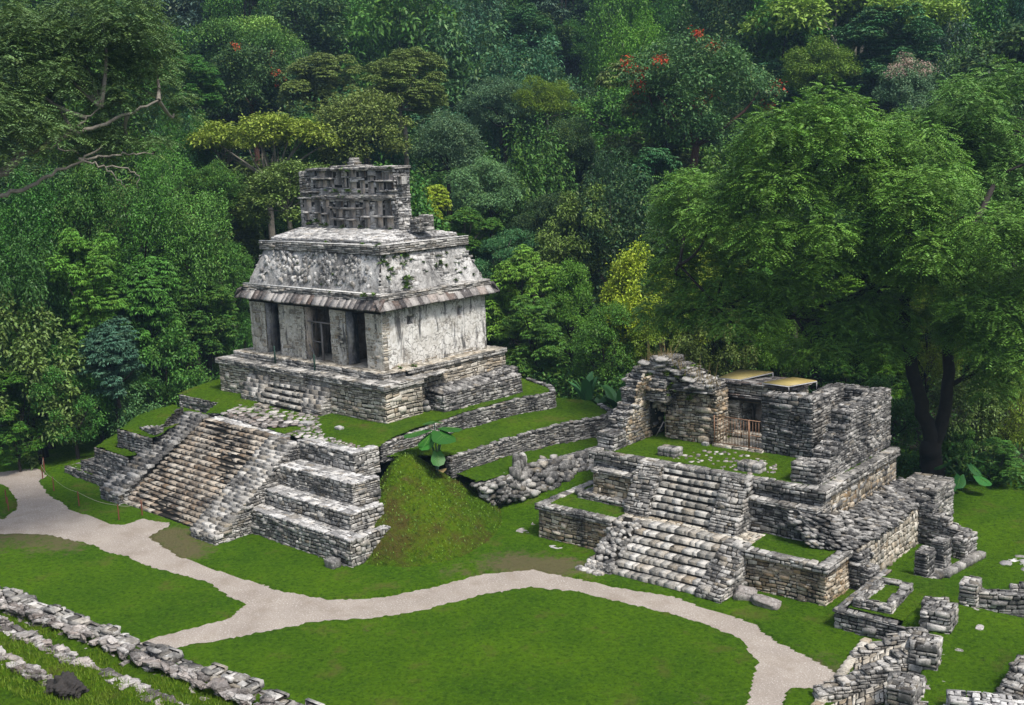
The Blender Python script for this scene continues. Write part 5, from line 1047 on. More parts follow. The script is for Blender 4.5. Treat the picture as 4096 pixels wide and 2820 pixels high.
def fgz(X, Y):
    # slope climbing towards the viewer in shallow steps
    s = (Y+17.15)-.1*(X-15); z = 7.08+.36*sstep(-s, 1.3, 1.5)+.42*sstep(-s, 2.45, 2.7)+.5*sstep(-s, 3.4, 3.8)+.04*noise2(X, Y, 2.5, 91, 3)
    return np.where((s > .05) | (X > 19.95-.3*(s+1)), 3.9, z)
mb = MB(); V, Q = grid(6, 22, -23, -16.6, .07, fgz, keep=lambda X, Y: fgz(X, Y) > 5, jz=.03); mb.add(V, Q, (.5,.5,1)); mb.top('slope_grass', M['grass2'], kind='structure', smooth=True)
# grass blades on the near slope
mb = MB(); n = 26000; x = r_.uniform(9, 20, n); y = r_.uniform(-20.8, -17.3, n); z = fgz(x, y); ok = z > 5; x, y, z = x[ok], y[ok], z[ok]; cl = noise2(x, y, 2.2, 93, 3) > -.35; x, y, z = x[cl], y[cl], z[cl]; n = len(x)
a = r_.uniform(0, 6.28, n); L = r_.uniform(.04, .12, n); w_ = .008; dx = np.cos(a)*w_; dy = np.sin(a)*w_; lx = r_.uniform(-.05,.05,n); ly = r_.uniform(-.05,.05,n)
P = np.stack([np.stack([x-dx, y-dy, z-.01], 1), np.stack([x+dx, y+dy, z-.01], 1), np.stack([x+lx, y+ly, z+L], 1)], 1)
PV = np.concatenate([P, P[:, 2:]], 1).reshape(-1, 3); mb.add(PV, np.arange(4*n).reshape(-1, 4), np.repeat(np.c_[r_.random(n), r_.random(n), np.ones(n)], 4, 0))
ob = mb.top('grass_blades', M['leaf'], 'bright grass growing between the stone rows of the near slope', 'grass', kind='stuff'); ob.color = (.12,.20,.015,1)
# weeds on the mound
mb = MB(); n = 5500; x = r_.uniform(-4.2, 3, n); y = r_.uniform(.5, 10, n); z = moundz(x, y); ok = (z > lawn_h(x, y)+.05) & (noise2(x, y, 2.6, 95, 3) > -.45); x, y, z = x[ok], y[ok], z[ok]; n = len(x)
a = r_.uniform(0, 6.28, n); s_ = r_.uniform(.012, .05, n); dx = np.cos(a)*s_; dy = np.sin(a)*s_; zz = z+r_.uniform(.01, .09, n)
P = np.stack([np.stack([x, y, z], 1), np.stack([x+dx-dy*.6, y+dy+dx*.6, zz], 1), np.stack([x+2*dx, y+2*dy, zz+.02], 1), np.stack([x+dx+dy*.6, y+dy-dx*.6, zz], 1)], 1)
mb.add(P.reshape(-1, 3), np.arange(4*n).reshape(-1, 4), np.repeat(np.c_[r_.random(n), r_.random(n), np.ones(n)], 4, 0)); ob = mb.top('mound_weeds', M['leaf'], 'leafy weeds covering the earth mound', 'weeds', kind='stuff'); ob.color = (.10,.20,.015,1)
# ------------------------------------------------------------------ rope fence along the path
posts = [(-25.9,-1.0),(-24.5,-1.75),(-21.7,-2.45),(-18.0,-2.9),(-14.2,-2.78),(-13.85,-1.75)]
lab = ['at the far end by the trees', 'second from the far end by the trees', 'where the path bends, third from the trees', 'third from the stairway', 'at the corner nearest the path fork', 'right beside the lowest stair']
for (x, y), l in zip(posts, lab):
    z = float(lawn_h(np.array(x), np.array(y))); mb = MB(); mb.tube([(x, y, z-.05), (x+.02, y, z+.45), (x+.01, y, z+.85)], [.035,.033,.028], 7); mb.top('fence_post', M['redwood'], 'thin reddish rope-fence post '+l, 'post', 'rope fence posts', smooth=True)
mb = MB()
for (a, b) in zip(posts[:-1], posts[1:]):
    za = float(lawn_h(np.array(a[0]), np.array(a[1])))+.8; zb2 = float(lawn_h(np.array(b[0]), np.array(b[1])))+.8; t = np.linspace(0, 1, 9)
    mb.tube(np.stack([a[0]+(b[0]-a[0])*t, a[1]+(b[1]-a[1])*t, za+(zb2-za)*t-.14*np.sin(t*math.pi)], 1), .009, 4)
mb.top('rope', M['rope'], 'thin rope strung between the reddish posts beside the path', 'rope')
for x, y, l in ((-20.2,-5.5,'nearer of two posts on the grass at the left edge'), (-21.6,-5.0,'farther of two posts on the grass at the left edge')):
    mb = MB(); mb.tube([(x, y, -.05), (x, y, .8)], .03, 7); mb.top('fence_post', M['redwood'], 'thin reddish post, '+l, 'post', 'posts at the left edge')
# ------------------------------------------------------------------ vegetation
def unit(v): return v/(np.linalg.norm(v, axis=-1, keepdims=True)+1e-9)
def put_leaves(mb, P, d, L, W_, A, droop=0., g=None):
    n = len(P); g = g or rng
    up = np.array([0, 0, 1.])+g.normal(0, .35, (n, 3)); sd = unit(np.cross(d, up))
    L = np.broadcast_to(L, (n,))[:, None]; Wd = np.broadcast_to(W_, (n,))[:, None]
    mid = P+d*L*.5; tip = P+d*L-np.array([0,0,1.])*L*droop
    V = np.stack([P, mid-sd*Wd*.5, tip, mid+sd*Wd*.5], 1).reshape(-1, 3)
    mb.add(V, np.arange(4*n).reshape(-1, 4), np.repeat(A, 4, 0))
def sph(n, g, zmin=-1.):
    out = []
    while len(out) < n:
        v = unit(g.normal(0, 1, (n*2, 3))); out = np.concatenate([out, v[v[:, 2] > zmin]]) if len(out) else v[v[:, 2] > zmin]
    return out[:n]
def sprays(mb, P, O, kind, g, leaf=.22, k=0):
    n = len(P); tn = g.random(n)*.75+g.random()*.25; hu = g.random(n)
    kk = np.ones(n)
    if k == 1: kk[:] = 0
    if k == 2: kk[:] = 2
    if kind == 'feather':
        d = unit(O*np.array([1,1,.35])+g.normal(0, .3, (n, 3))+np.array([0,0,-.12])); sd = unit(np.cross(d, [0,0,1.]+g.normal(0, .2, (n, 3)))); L = leaf*3.2*g.uniform(.7, 1.2, n)
        for j in range(6):
            t = (j+.6)/6; b = P+d*(L*t)[:, None]-np.array([0,0,1.])*(L*t*t*.35)[:, None]
            for s in (-1, 1):
                dd = unit(sd*s+d*.45+np.array([0,0,-.15])); put_leaves(mb, b, dd, leaf*(1.05-.5*abs(t-.4)), leaf*.36, np.c_[np.clip(tn+g.uniform(-.1,.1,n),0,1), hu, kk], .15, g)
        return
    m = {'leaf': 6, 'rosette': 8}[kind]
    for j in range(m):
        if kind == 'rosette':
            a = 6.283*j/m+g.uniform(0, 1, n); r = np.stack([np.cos(a), np.sin(a), np.zeros(n)], 1); dd = unit(r+O*.35+np.array([0,0,-.1])); b = P
            put_leaves(mb, b, dd, leaf*1.5*g.uniform(.8,1.2,n), leaf*.42, np.c_[tn, hu, kk], .3, g)
        else:
            dd = unit(g.normal(0, 1, (n, 3))*np.array([1,1,.5])+O*.6+np.array([0,0,-.15])); b = P+g.normal(0, leaf*.75, (n, 3))
            put_leaves(mb, b, dd, leaf*g.uniform(.7,1.3,n), leaf*.5, np.c_[np.clip(tn+g.uniform(-.15,.15,n),0,1), hu, kk], .25, g)
def lobe(mb, c, r, n, g, kind='leaf', leaf=.22, zmin=-.45, flatz=.75, clump=True, k=0):
    O = sph(n, g, zmin); rad = r*g.uniform(.62, 1.05, n)**.6
    f = g.uniform(-1, 1, (3, 3))*5; ph = g.uniform(0, 6, 3)
    bump = sum(np.sin(O@f[i]+ph[i]) for i in range(3))/3
    if clump:
        keep = bump > -.38-.3*g.random(n)
        O, rad, bump = O[keep], rad[keep], bump[keep]
    P = np.array(c)+O*(rad*(1+.20*bump))[:, None]*np.array([1,1,flatz]); sprays(mb, P, O, kind, g, leaf, k)
def limb(mb, a, b, r0, r1, g, k=6, sag=.12, A=(.5,.5,1)):
    a = np.array(a, float); b = np.array(b, float); L = np.linalg.norm(b-a); t = np.linspace(0, 1, 6)[:, None]
    m = g.normal(0, .08*L, 3); P = a+(b-a)*t+np.sin(t*math.pi)*m; P[:, 2] -= 0*sag
    mb.tube(P, r0+(r1-r0)*t[:, 0], k, A)
def crownmesh(kind, seed):
    g = np.random.default_rng(seed); mb = MB(); tk = MB(); R = 5.; L = []; ls = g.choice([.75, 1., 1.35]); kd = 'rosette' if g.random() < .3 else 'leaf'
    wv = g.uniform(-1, 1, (3, 3))*1.8; wp = g.uniform(0, 6, 3)
    def warp(o): return 1+.30*sum(math.sin(float(o@wv[i])+wp[i]) for i in range(3))/1.5
    if kind in ('dome', 'pink', 'red', 'redbig'):
        nl = 80 if kind == 'redbig' else 60; H = 4.2
        for i in range(nl):
            o = sph(1, g, -.7)[0]; rr = g.uniform(.78, 1.) if i > 5 else .4; r = g.uniform(.12, .27)*R*(.85 if kind == 'redbig' else 1); L.append((o*np.array([R*.74, R*.74, H*.85])*rr*warp(o), r))
        for i, (c, r) in enumerate(L): lobe(mb, c, r, int(62*r*r*(1.6 if kind=='redbig' else 1/ls**1.3))+12, g, kd if kind == 'dome' else 'leaf', .27*ls if kind != 'redbig' else .17, zmin=-.3)
        if kind == 'pink':
            for i, (c, r) in enumerate(L):
                if c[2] > .8: lobe(mb, c+np.array([0,0,.12*r]), r, 34, g, 'leaf', .2, .35, k=2)
        if kind in ('red', 'redbig'):
            for i, (c, r) in enumerate(L):
                if i % 4 == 1 and c[2] > -.5:
                    lobe(mb, c+unit(c)*r*.85, r*.33, 12, g, 'leaf', .16, -.9, k=1, clump=False)
        ht = -2.6
    elif kind == 'flat':
        for i in range(34):
            a = g.uniform(0, 6.28); q = math.sqrt(g.random()); c = np.array([math.cos(a)*q*R*.9, math.sin(a)*q*R*.9, 1.5-1.7*q*q+g.uniform(-.5,.3)]); L.append((c, g.uniform(.6, 1.15)))
        for c, r in L: lobe(mb, c, r, int(105*r), g, 'leaf', .26, -.1, .38)
        ht = -3.6
    elif kind == 'vine':
        for i in range(52):
            a = g.uniform(0, 6.28); z = g.uniform(-5.5, 3.4); q = math.sqrt(max(.1, 1-(max(z,0)/4.2)**2))*g.uniform(.5, .85); L.append((np.array([math.cos(a)*q*R*.8, math.sin(a)*q*R*.8, z]), g.uniform(.5, 1.1)))
        for c, r in L:
            lobe(mb, c, r, int(55*r*r+20), g, 'leaf', .25, -.9, 1.7)
            nn = 26; t = g.random(nn); a = g.uniform(0, 6.28, nn); p = c+np.stack([np.cos(a)*r*.9, np.sin(a)*r*.9, -t*3*r], 1); sprays(mb, p, unit(p-c), 'leaf', g, .2)
        ht = -4
    elif kind in ('bush', 'rosette'):
        for i in range(64):
            o = sph(1, g, -.95)[0]; rr = g.uniform(.7, 1.) if i > 6 else .4; L.append((o*np.array([R*.74, R*.74, R*.95])*rr*warp(o), g.uniform(.5, 1.1)))
        for c, r in L: lobe(mb, c, r, int((50/ls**1.3 if kind == 'bush' else 34)*r*r+14), g, kd if kind == 'bush' else 'rosette', .29*ls if kind == 'bush' else .34, -.35, .8)
        ht = -4
    # limbs in their own mesh, rooted at (0,0,ht)
    fork = np.array([g.uniform(-.3,.3), g.uniform(-.3,.3), ht+.6]); idx = g.permutation(len(L))[:(13 if kind in ('flat',) else 9)]
    for i in idx: limb(tk, fork, L[i][0]*np.array([1.02,1.02,1.06]), .12, .03, g, 5)
    tk.tube([(0,0,ht-1.5),(0,0,ht-.5),tuple(fork)], [.26,.22,.18], 7)
    return mb.mesh(kind+'_crown', (0,0,0))[0], tk.mesh(kind+'_limbs', (0,0,0), True)[0], ht-1.5
CM = {}
for kind, ns in (('dome',7),('flat',2),('vine',4),('bush',6),('rosette',1),('pink',1),('red',1),('redbig',1)):
    CM[kind] = [crownmesh(kind, 100+17*i+len(kind)*3) for i in range(ns)]
TRK = MB(); TRK.tube([(0,0,-1),(.0,0,0),(.03,.02,.5),(0,0,1.02)], [1.5,1.25,1.05,1.], 8); trkmesh = TRK.mesh('trunk_shape', (0,0,0), True)[0]
def setmat(me, m):
    c = me.copy(); c.materials.clear(); c.materials.append(m); return c
BARKS = {}
def mm(me, key):
    k = (me.name, key)
    if k not in BARKS: BARKS[k] = setmat(me, M[key])
    return BARKS[k]
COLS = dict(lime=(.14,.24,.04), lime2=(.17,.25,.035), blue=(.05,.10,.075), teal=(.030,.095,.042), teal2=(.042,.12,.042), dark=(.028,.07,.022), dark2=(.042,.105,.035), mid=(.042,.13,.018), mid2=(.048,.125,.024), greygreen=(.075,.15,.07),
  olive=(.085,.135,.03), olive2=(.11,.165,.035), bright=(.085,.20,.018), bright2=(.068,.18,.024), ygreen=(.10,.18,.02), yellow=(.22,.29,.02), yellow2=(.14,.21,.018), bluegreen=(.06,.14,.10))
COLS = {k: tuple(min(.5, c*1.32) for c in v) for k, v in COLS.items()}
KINDN = dict(dome='broadleaf_tree', flat='umbrella_tree', vine='vine_covered_tree', bush='leafy_tree', rosette='large_leaved_tree', pink='flowering_tree', red='flowering_tree', redbig='flowering_tree')
def tree(x, y, z, R, kind, col, label, group=None, bark='bark', g=None, variant=None, leafm='leaf', zs=1.):
    g = g or rng; vs = CM[kind]; cm, lm, ht = vs[variant if variant is not None else g.integers(len(vs))]
    s = R/5.; gz = float(hill(np.array(x), np.array(y)))
    if x > 5 and y > 18: gz = min(gz, .5)
    if kind in ('bush', 'vine', 'rosette'): zs = max(1., min(1.35, (z-gz)/(5.0*s)))
    t = D.objects.new(KINDN[kind], None); COL.objects.link(t); t.location = (x, y, gz); tag(t, label, 'tree', group); rz = g.uniform(0, 6.28)
    c = D.objects.new('crown', mm(cm, leafm)); COL.objects.link(c); c.parent = t; c.location = (0,0,z-gz); sxy = (s*g.uniform(.88,1.15), s*g.uniform(.88,1.15)); tl = (g.uniform(-.12,.12), g.uniform(-.12,.12)) if kind != 'flat' else (0,0); c.scale = (*sxy,s*zs); c.rotation_euler = (*tl,rz)
    j = g.uniform(.85, 1.18); b = COLS[col]; c.color = (b[0]*j*g.uniform(.88,1.12), b[1]*j, b[2]*j*g.uniform(.8,1.2), 1)
    l = D.objects.new('limbs', mm(lm, bark)); COL.objects.link(l); l.parent = t; l.location = (0,0,z-gz); l.scale = (*sxy,s*zs); l.rotation_euler = (*tl,rz)
    bot = z+ht*s*zs; h = bot-gz
    if h > .3:
        k = D.objects.new('trunk', mm(trkmesh, bark)); COL.objects.link(k); k.parent = t; k.location = (0,0,0); k.scale = (.26*s,.26*s,h)
    return t
RT_MAIN = [(10.7, 16.7, 16.6, 1.8), (11.8, 18.6, 17.3, 1.84), (12.0, 23.0, 16.7, 1.98), (14.2, 22.3, 15.4, 1.93), (10.3, 16.6, 14.4, 1.81), (11.1, 19.7, 14.8, 1.89), (12.8, 20.9, 14.1, 1.9), (15.5, 19.6, 13.3, 1.62), (8.9, 20.9, 11.8, 1.75), (13.0, 18.1, 12.2, 1.81), (13.9, 20.6, 11.2, 1.67), (7.9, 18.6, 10.1, 1.7), (10.3, 19.2, 9.6, 1.68), (5.8, 17.9, 9.0, 1.5), (4.5, 18.4, 10.6, 1.75), (3.2, 19.3, 12.7, 1.8), (7.3, 16.4, 13.8, 1.65), (11.0, 21.3, 8.5, 1.3), (15.3, 23.6, 11.0, 1.74), (17.7, 21.4, 10.1, 1.65), (19.3, 19.8, 12.2, 1.59), (15.6, 25.8, 7.8, 1.58), (18.9, 21.9, 8.2, 1.45), (8.6, 17.4, 8.4, 1.24), (3.0, 18.5, 8.5, 1.23), (12.7, 21.6, 7.5, 1.29), (10.7, 19.8, 7.2, 1.16), (6.6, 19.9, 11.8, 1.54), (10.3, 16.0, 12.7, 1.19), (17.7, 24.5, 5.7, 1.31), (14.4, 20.8, 10.4, 1.25), (16.2, 19.3, 12.2, 1.4), (12.6, 22.2, 9.1, 1.3), (15.4, 25.4, 11.2, 1.79), (15.6, 20.1, 14.0, 1.63), (17.1, 23.7, 8.6, 1.72), (19.1, 22.0, 10.5, 1.65), (15.4, 24.0, 8.9, 0.98), (4.6, 18.3, 14.9, 1.31), (18.9, 21.3, 7.5, 1.43)]
RT_SECOND = [(13.1, 30.4, 17.8, 2.09), (14.1, 31.8, 18.2, 2.12), (13.6, 30.5, 15.4, 2.21), (15.2, 32.2, 15.7, 2.25), (13.0, 29.3, 13.7, 2.06), (15.4, 31.2, 13.6, 2.21), (11.6, 29.8, 17.0, 1.72)]
LT = [(-8.8, -7.2, 22.3, 1.82), (-7.5, -5.9, 21.9, 1.71), (-6.8, -4.4, 21.6, 1.61), (-8.7, -7.1, 20.0, 1.82), (-6.6, -6.0, 19.9, 1.68), (-6.7, -3.7, 20.1, 1.43), (-6.5, -2.5, 19.1, 0.92), (-6.7, -8.6, 17.9, 1.55), (-8.2, -5.8, 17.9, 1.44), (-5.9, -4.9, 18.1, 1.12), (-7.9, -8.2, 21.1, 1.68), (-5.4, -5.8, 22.4, 1.64), (-6.2, -3.4, 21.2, 1.04), (-5.1, -4.3, 17.5, 0.55), (-9.7, -9.2, 21.7, 2.31), (-8.0, -10.3, 18.3, 2.21), (-7.5, -6.5, 20.9, 1.69), (-7.8, -8.8, 19.4, 1.49)]
RT_TRUNKS = [[(14.1, 25.4, -0.0), (14.0, 25.3, 2.0)], [(14.0, 25.3, 2.0), (13.5, 24.6, 4.8), (13.2, 23.9, 7.4), (13.1, 23.9, 8.9), (13.5, 24.1, 10.8), (13.2, 22.9, 13.4)], [(14.1, 25.4, 1.8), (14.7, 25.6, 4.7), (14.5, 25.6, 7.3), (14.6, 25.6, 9.7), (15.4, 25.9, 12.4), (15.2, 29.0, 14.3)], [(13.5, 24.1, 10.8), (14.1, 24.3, 12.1), (14.0, 25.4, 14.9)], [(13.2, 23.9, 7.4), (12.2, 22.4, 9.9), (11.2, 20.8, 11.3), (9.8, 20.1, 14.8)], [(12.2, 22.4, 9.9), (9.5, 19.9, 8.6), (6.8, 17.2, 9.4), (5.4, 16.3, 11.3)], [(14.5, 25.6, 7.3), (16.1, 26.1, 8.2), (17.6, 26.7, 8.9)], [(14.7, 25.6, 4.9), (16.3, 26.2, 5.9), (18.0, 25.7, 6.7)], [(13.2, 22.9, 13.4), (11.8, 22.2, 15.5)]]
LT_BR = [[(-7.6, -10.5, 15.2), (-7.2, -9.6, 16.0), (-6.8, -8.7, 16.2), (-6.5, -8.0, 16.6), (-6.0, -7.0, 17.1), (-5.6, -6.2, 17.7)], [(-7.5, -10.4, 16.4), (-7.2, -9.5, 16.7), (-6.8, -8.8, 17.4), (-6.4, -7.9, 17.8), (-6.1, -7.1, 18.2), (-5.6, -6.2, 18.4), (-5.1, -5.3, 18.8), (-4.5, -4.3, 19.3)], [(-6.1, -7.1, 18.2), (-5.8, -6.6, 18.7), (-5.6, -6.1, 19.1)], [(-7.2, -9.5, 16.9), (-6.8, -8.6, 17.6), (-6.3, -7.6, 17.7), (-6.0, -7.0, 17.4)], [(-6.0, -7.0, 17.2), (-5.6, -6.1, 17.3), (-5.1, -5.3, 17.3), (-4.7, -4.6, 17.3)], [(-6.0, -7.0, 17.2), (-5.6, -6.2, 16.9), (-5.2, -5.5, 16.8), (-5.0, -5.1, 16.4), (-5.1, -5.2, 16.0)], [(-5.6, -6.2, 16.9), (-5.4, -5.9, 16.5), (-5.3, -5.6, 16.0)], [(-7.6, -10.5, 15.2), (-8.3, -12.5, 14.3), (-8.8, -13.9, 8.9), (-9.1, -14.9, 0.6)]]
KEYS = [
(-61.8,39.8,28.7,5.38,'flat','lime'),(-79.4,43.9,32.1,5.35,'dome','blue'),(-77.4,37.4,33.0,5.67,'dome','blue'),(-84.7,62.6,33.7,6.54,'vine','teal'),(-80.3,68.3,33.0,6.54,'vine','teal'),(-76.1,73.0,34.5,5.35,'dome','teal'),(-52.3,57.5,26.5,5.08,'dome','greygreen'),(-69.8,79.6,33.1,5.35,'vine','teal'),(-50.2,67.8,28.1,4.31,'dome','dark'),(-47.4,72.9,28.6,4.12,'dome','mid'),(-35.9,66.7,28.6,4.21,'vine','bright'),(-32.2,69.3,28.8,3.74,'vine','mid'),(-31.8,83.9,30.9,4.12,'dome','lime'),(-11.9,69.6,27.3,8.13,'flat','lime'),(-37.7,86.1,31.2,4.82,'dome','teal'),(-9.1,58.8,22.6,3.65,'dome','ygreen'),(-3.1,60.5,20.6,3.61,'pink','greygreen'),(-4.2,77.3,24.5,4.88,'vine','mid'),(-0.8,78.5,26.1,4.00,'vine','teal'),(1.3,71.8,21.2,3.33,'dome','mid'),(-12.3,88.1,27.8,4.46,'dome','greygreen'),(-48.6,30.7,23.5,4.45,'red','dark'),(-41.4,32.0,22.5,3.27,'dome','olive'),(-33.8,34.9,22.1,3.87,'dome','olive2'),(-35.1,22.1,18.3,4.60,'flat','lime2'),(-38.5,20.5,18.1,2.44,'flat','lime2'),(-32.2,29.1,19.1,3.31,'dome','olive2'),(-27.9,33.8,17.5,4.01,'dome','greygreen'),(-22.2,32.5,14.2,3.62,'dome','greygreen'),(-32.8,45.8,20.5,3.57,'dome','greygreen'),(-28.1,46.0,20.8,2.88,'dome','ygreen'),(-23.4,43.4,16.8,3.46,'dome','dark'),(-12.4,44.1,19.7,6.82,'redbig','dark2'),(-26.2,56.4,24.8,3.50,'vine','bright'),(-22.5,26.5,12.9,1.88,'rosette','yellow'),(-19.9,27.7,11.0,2.47,'dome','mid'),(-17.3,28.8,9.5,2.59,'dome','teal2'),(-17.1,33.0,11.6,2.85,'dome','dark'),(-16.1,39.0,13.5,2.83,'vine','dark'),(-11.2,37.7,14.1,2.54,'rosette','teal2'),(-42.8,21.3,22.3,2.92,'dome','mid'),(-32.3,15.5,15.1,2.85,'dome','mid'),(-27.8,18.4,14.6,2.78,'dome','olive'),(-35.7,27.9,17.9,2.85,'dome','mid'),(-13.2,31.1,10.9,2.41,'bush','olive'),(-12.4,25.1,6.9,2.81,'bush','bright'),(-9.6,26.2,7.2,2.50,'bush','bright'),(-5.6,26.9,7.6,2.29,'bush','yellow'),(-5.5,24.4,5.0,2.22,'bush','mid'),(-14.0,25.0,4.1,2.00,'bush','bright2'),(-9.5,23.7,4.5,2.16,'bush','mid'),(-2.8,26.5,5.2,2.09,'bush','yellow2'),(0.9,26.5,5.3,2.03,'bush','olive'),(3.9,28.3,5.0,2.03,'bush','bright'),(-2.6,29.0,7.3,2.16,'bush','yellow2'),(-30.7,1.7,13.4,3.14,'vine','mid'),(-30.2,5.0,13.7,3.18,'bush','mid2'),(-29.4,8.6,12.9,2.93,'vine','mid'),(-27.8,11.3,11.6,2.79,'vine','bright2'),(-29.0,0.5,9.5,3.05,'vine','mid2'),(-27.6,3.5,9.4,2.77,'bush','bright2'),(-27.0,6.8,8.8,2.53,'rosette','bright2'),(-27.2,10.5,7.8,2.46,'bush','mid'),(-28.6,13.8,9.0,2.11,'bush','bright2'),(-27.7,-0.3,5.8,2.85,'bush','olive'),(-25.4,3.4,6.2,2.02,'rosette','bluegreen'),(-25.7,7.1,4.2,2.08,'bush','mid'),(-26.5,1.2,3.9,2.29,'bush','mid'),(-25.6,4.2,2.6,1.90,'bush','teal2'),(-27.7,-1.7,2.7,1.89,'bush','mid'),(-28.6,12.0,4.5,1.78,'bush','mid2'),(-28.5,14.0,4.8,1.81,'vine','mid'),(-33.8,13.0,15.5,2.54,'vine','bright2'),(-39.9,18.4,18.2,2.44,'vine','mid'),(0.6,31.0,6.4,2.16,'bush','mid'),(7.8,28.0,3.9,1.97,'bush','mid'),(9.2,30.9,5.1,2.03,'bush','bright'),(14.6,28.8,3.0,1.66,'bush','olive'),(16.1,30.4,3.1,1.93,'bush','yellow2'),(14.4,27.7,1.3,1.40,'bush','mid'),(9.6,35.4,5.5,2.43,'bush','yellow2'),(14.2,32.9,5.3,2.28,'bush','mid'),(10.9,27.3,2.8,1.43,'bush','mid'),(16.9,26.4,1.1,1.13,'bush','mid'),(-0.5,38.4,8.9,2.68,'dome','bright'),(4.7,37.7,6.4,2.57,'dome','bright'),(-4.5,36.1,8.9,2.38,'bush','yellow2'),]
DESC = {'lime':'bright lime-green','lime2':'bright yellow-green','blue':'hazy blue-green','teal':'dark blue-green','teal2':'cool green','dark':'dark green','dark2':'deep green','mid':'green','mid2':'mid-green','greygreen':'grey-green','olive':'olive-green','olive2':'olive-green','bright':'bright green','bright2':'fresh green','ygreen':'yellowish green','yellow':'bright yellow-green','yellow2':'yellow-tipped','bluegreen':'bluish green'}
KD = dict(dome='broadleaf tree with rounded crown', flat='flat-topped spreading tree', vine='vine-draped tree', bush='dense leafy tree', rosette='tree with star-shaped leaves', pink='tree with pale pink blossom', red='tree with a few red blossoms', redbig='huge tree dotted with red blossom')
vg = np.random.default_rng(77)
def place(x, y, z, px, py):
    return ''
def zone(az, r, z):
    a = np.degrees(az)
    h = 'at the left edge of' if a < -62 else 'left of' if a < -55.5 else 'behind' if a < -46 else 'between temple and ruin' if a < -38 else 'behind' if a < -27 else 'right of'
    w = 'the photo' if a < -62 else 'the temple' if a < -46 else '' if a < -38 else 'the lower ruin'
    d = 'at the forest foot' if r < 72 else 'low on the slope' if r < 84 else 'mid-slope' if r < 100 else 'high on the slope' if r < 118 else 'at the top'
    return d+' '+(h+' '+w).strip().rstrip(',')
used = {}
KN = []
for (x, y, z, R, kind, col) in KEYS:
    az = math.atan2(x-CAM[0], y-CAM[1]); r = math.hypot(x-CAM[0], y-CAM[1]); b = 'bark' if kind == 'flat' or (kind == 'dome' and vg.random() < .35) else 'darkbark'
    if kind.startswith('red'): b = 'redbark'
    lb = ' '.join((DESC[col]+' '+KD[kind]+' '+zone(az, r, z)).replace('at the forest foot', 'low down').split())
    KN.append((lb, x, y, z, R, kind, col, b))
from collections import Counter
cnt = Counter(k[0] for k in KN)
for (lb, x, y, z, R, kind, col, b) in KN:
    tree(x, y, z, R*1.08, kind, col, lb, 'trees: '+lb if cnt[lb] > 1 else None, b, vg, leafm='glossy' if kind in ('vine','rosette') else 'leaf', zs=.95 if kind == 'dome' else 1.)
# the rest of the forest, planted over the hill
pts = [(k[1], k[2], k[4]) for k in KN]; fill = []
tries = 0
while tries < 14000 and len(fill) < 250:
    tries += 1; az = vg.uniform(-71, -14); r = vg.uniform(70, 185)**1.0; x = CAM[0]+r*math.sin(math.radians(az)); y = CAM[1]+r*math.cos(math.radians(az))
    gz = float(hill(np.array(x), np.array(y)))
    if x > -27 and x < 24 and y < 21.5: continue
    if r < 75 and az > -47 and gz < .6: continue
    sp = 3.4 if r < 120 else 5.4
    if any((x-a)**2+(y-b)**2 < (.62*(sp+c*.6))**2 for a, b, c in pts): continue
    R = vg.uniform(3.6, 5.8) if r < 95 else vg.uniform(4.6, 7); H = vg.uniform(4.5, 11)
    if r > 120: H += 3
    pts.append((x, y, R)); kind = vg.choice(['dome','dome','vine','bush','bush','flat','rosette'], p=[.20,.10,.30,.22,.08,.04,.06])
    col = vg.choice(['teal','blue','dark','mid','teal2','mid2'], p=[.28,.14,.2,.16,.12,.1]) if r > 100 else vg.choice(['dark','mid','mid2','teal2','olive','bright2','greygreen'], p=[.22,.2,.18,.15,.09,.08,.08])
    fill.append((x, y, gz+H, R, kind, col, r, az))
for (x, y, z, R, kind, col, r, az) in fill:
    zn = zone(math.radians(az), r, z)
    tree(x, y, z, R, kind, col, DESC[col]+' '+KD[kind]+', one of many '+('high' if r > 100 else 'low')+' on the slope', 'forest '+kind+' '+col+(' high' if r > 100 else ' low'), 'darkbark', vg)
# undergrowth on the forest floor
g = np.random.default_rng(5); mb = MB(); n = 15000
az = np.radians(g.uniform(-72, -13, n)); r = g.uniform(62, 120, n)
x = CAM[0]+r*np.sin(az); y = CAM[1]+r*np.cos(az); hz = hill(x, y)
ok = ~((x > -28) & (x < 24) & (y < 21.0)) & ~((x < -24) & (y < 1.2) & (y > -12)) & ((hz > .25) | (y > 23)) & (noise2(x, y, .5, 19, 2) > -.5); x, y, hz = x[ok], y[ok], hz[ok]; n = len(x)
P = np.stack([x, y, hz+g.random(n)**1.5*2.6], 1); O = unit(g.normal(0, 1, (n, 3))+np.array([0,0,.8])); sprays(mb, P, O, 'leaf', g, .27)
ob = mb.top('undergrowth', M['leaf'], 'low leafy undergrowth covering the forest floor', 'undergrowth', kind='stuff'); ob.color = (.05,.16,.03,1)
# hedge-like thicket right behind temple and ruin
mb = MB(); n = 5200; t = g.random(n); 
ex = np.interp(t, [0,.25,.5,.75,1], [-30,-22,-9,0,24]); ey = np.interp(t, [0,.25,.5,.75,1], [2.5,20.5,22.,22.8,27])+g.uniform(0, 3, n); hz = np.maximum(hill(ex, ey), 0)
P = np.stack([ex, ey, hz+g.random(n)*(1.4+2.2*(ex < 2))], 1); sprays(mb, P, unit(g.normal(0,1,(n,3))+np.array([.5,-.7,.6])), 'leaf', g, .24)
ob = mb.top('undergrowth', M['leaf'], 'knee-high thicket along the foot of the forest behind the ruins', 'undergrowth', kind='stuff'); ob.color = (.045,.15,.025,1)

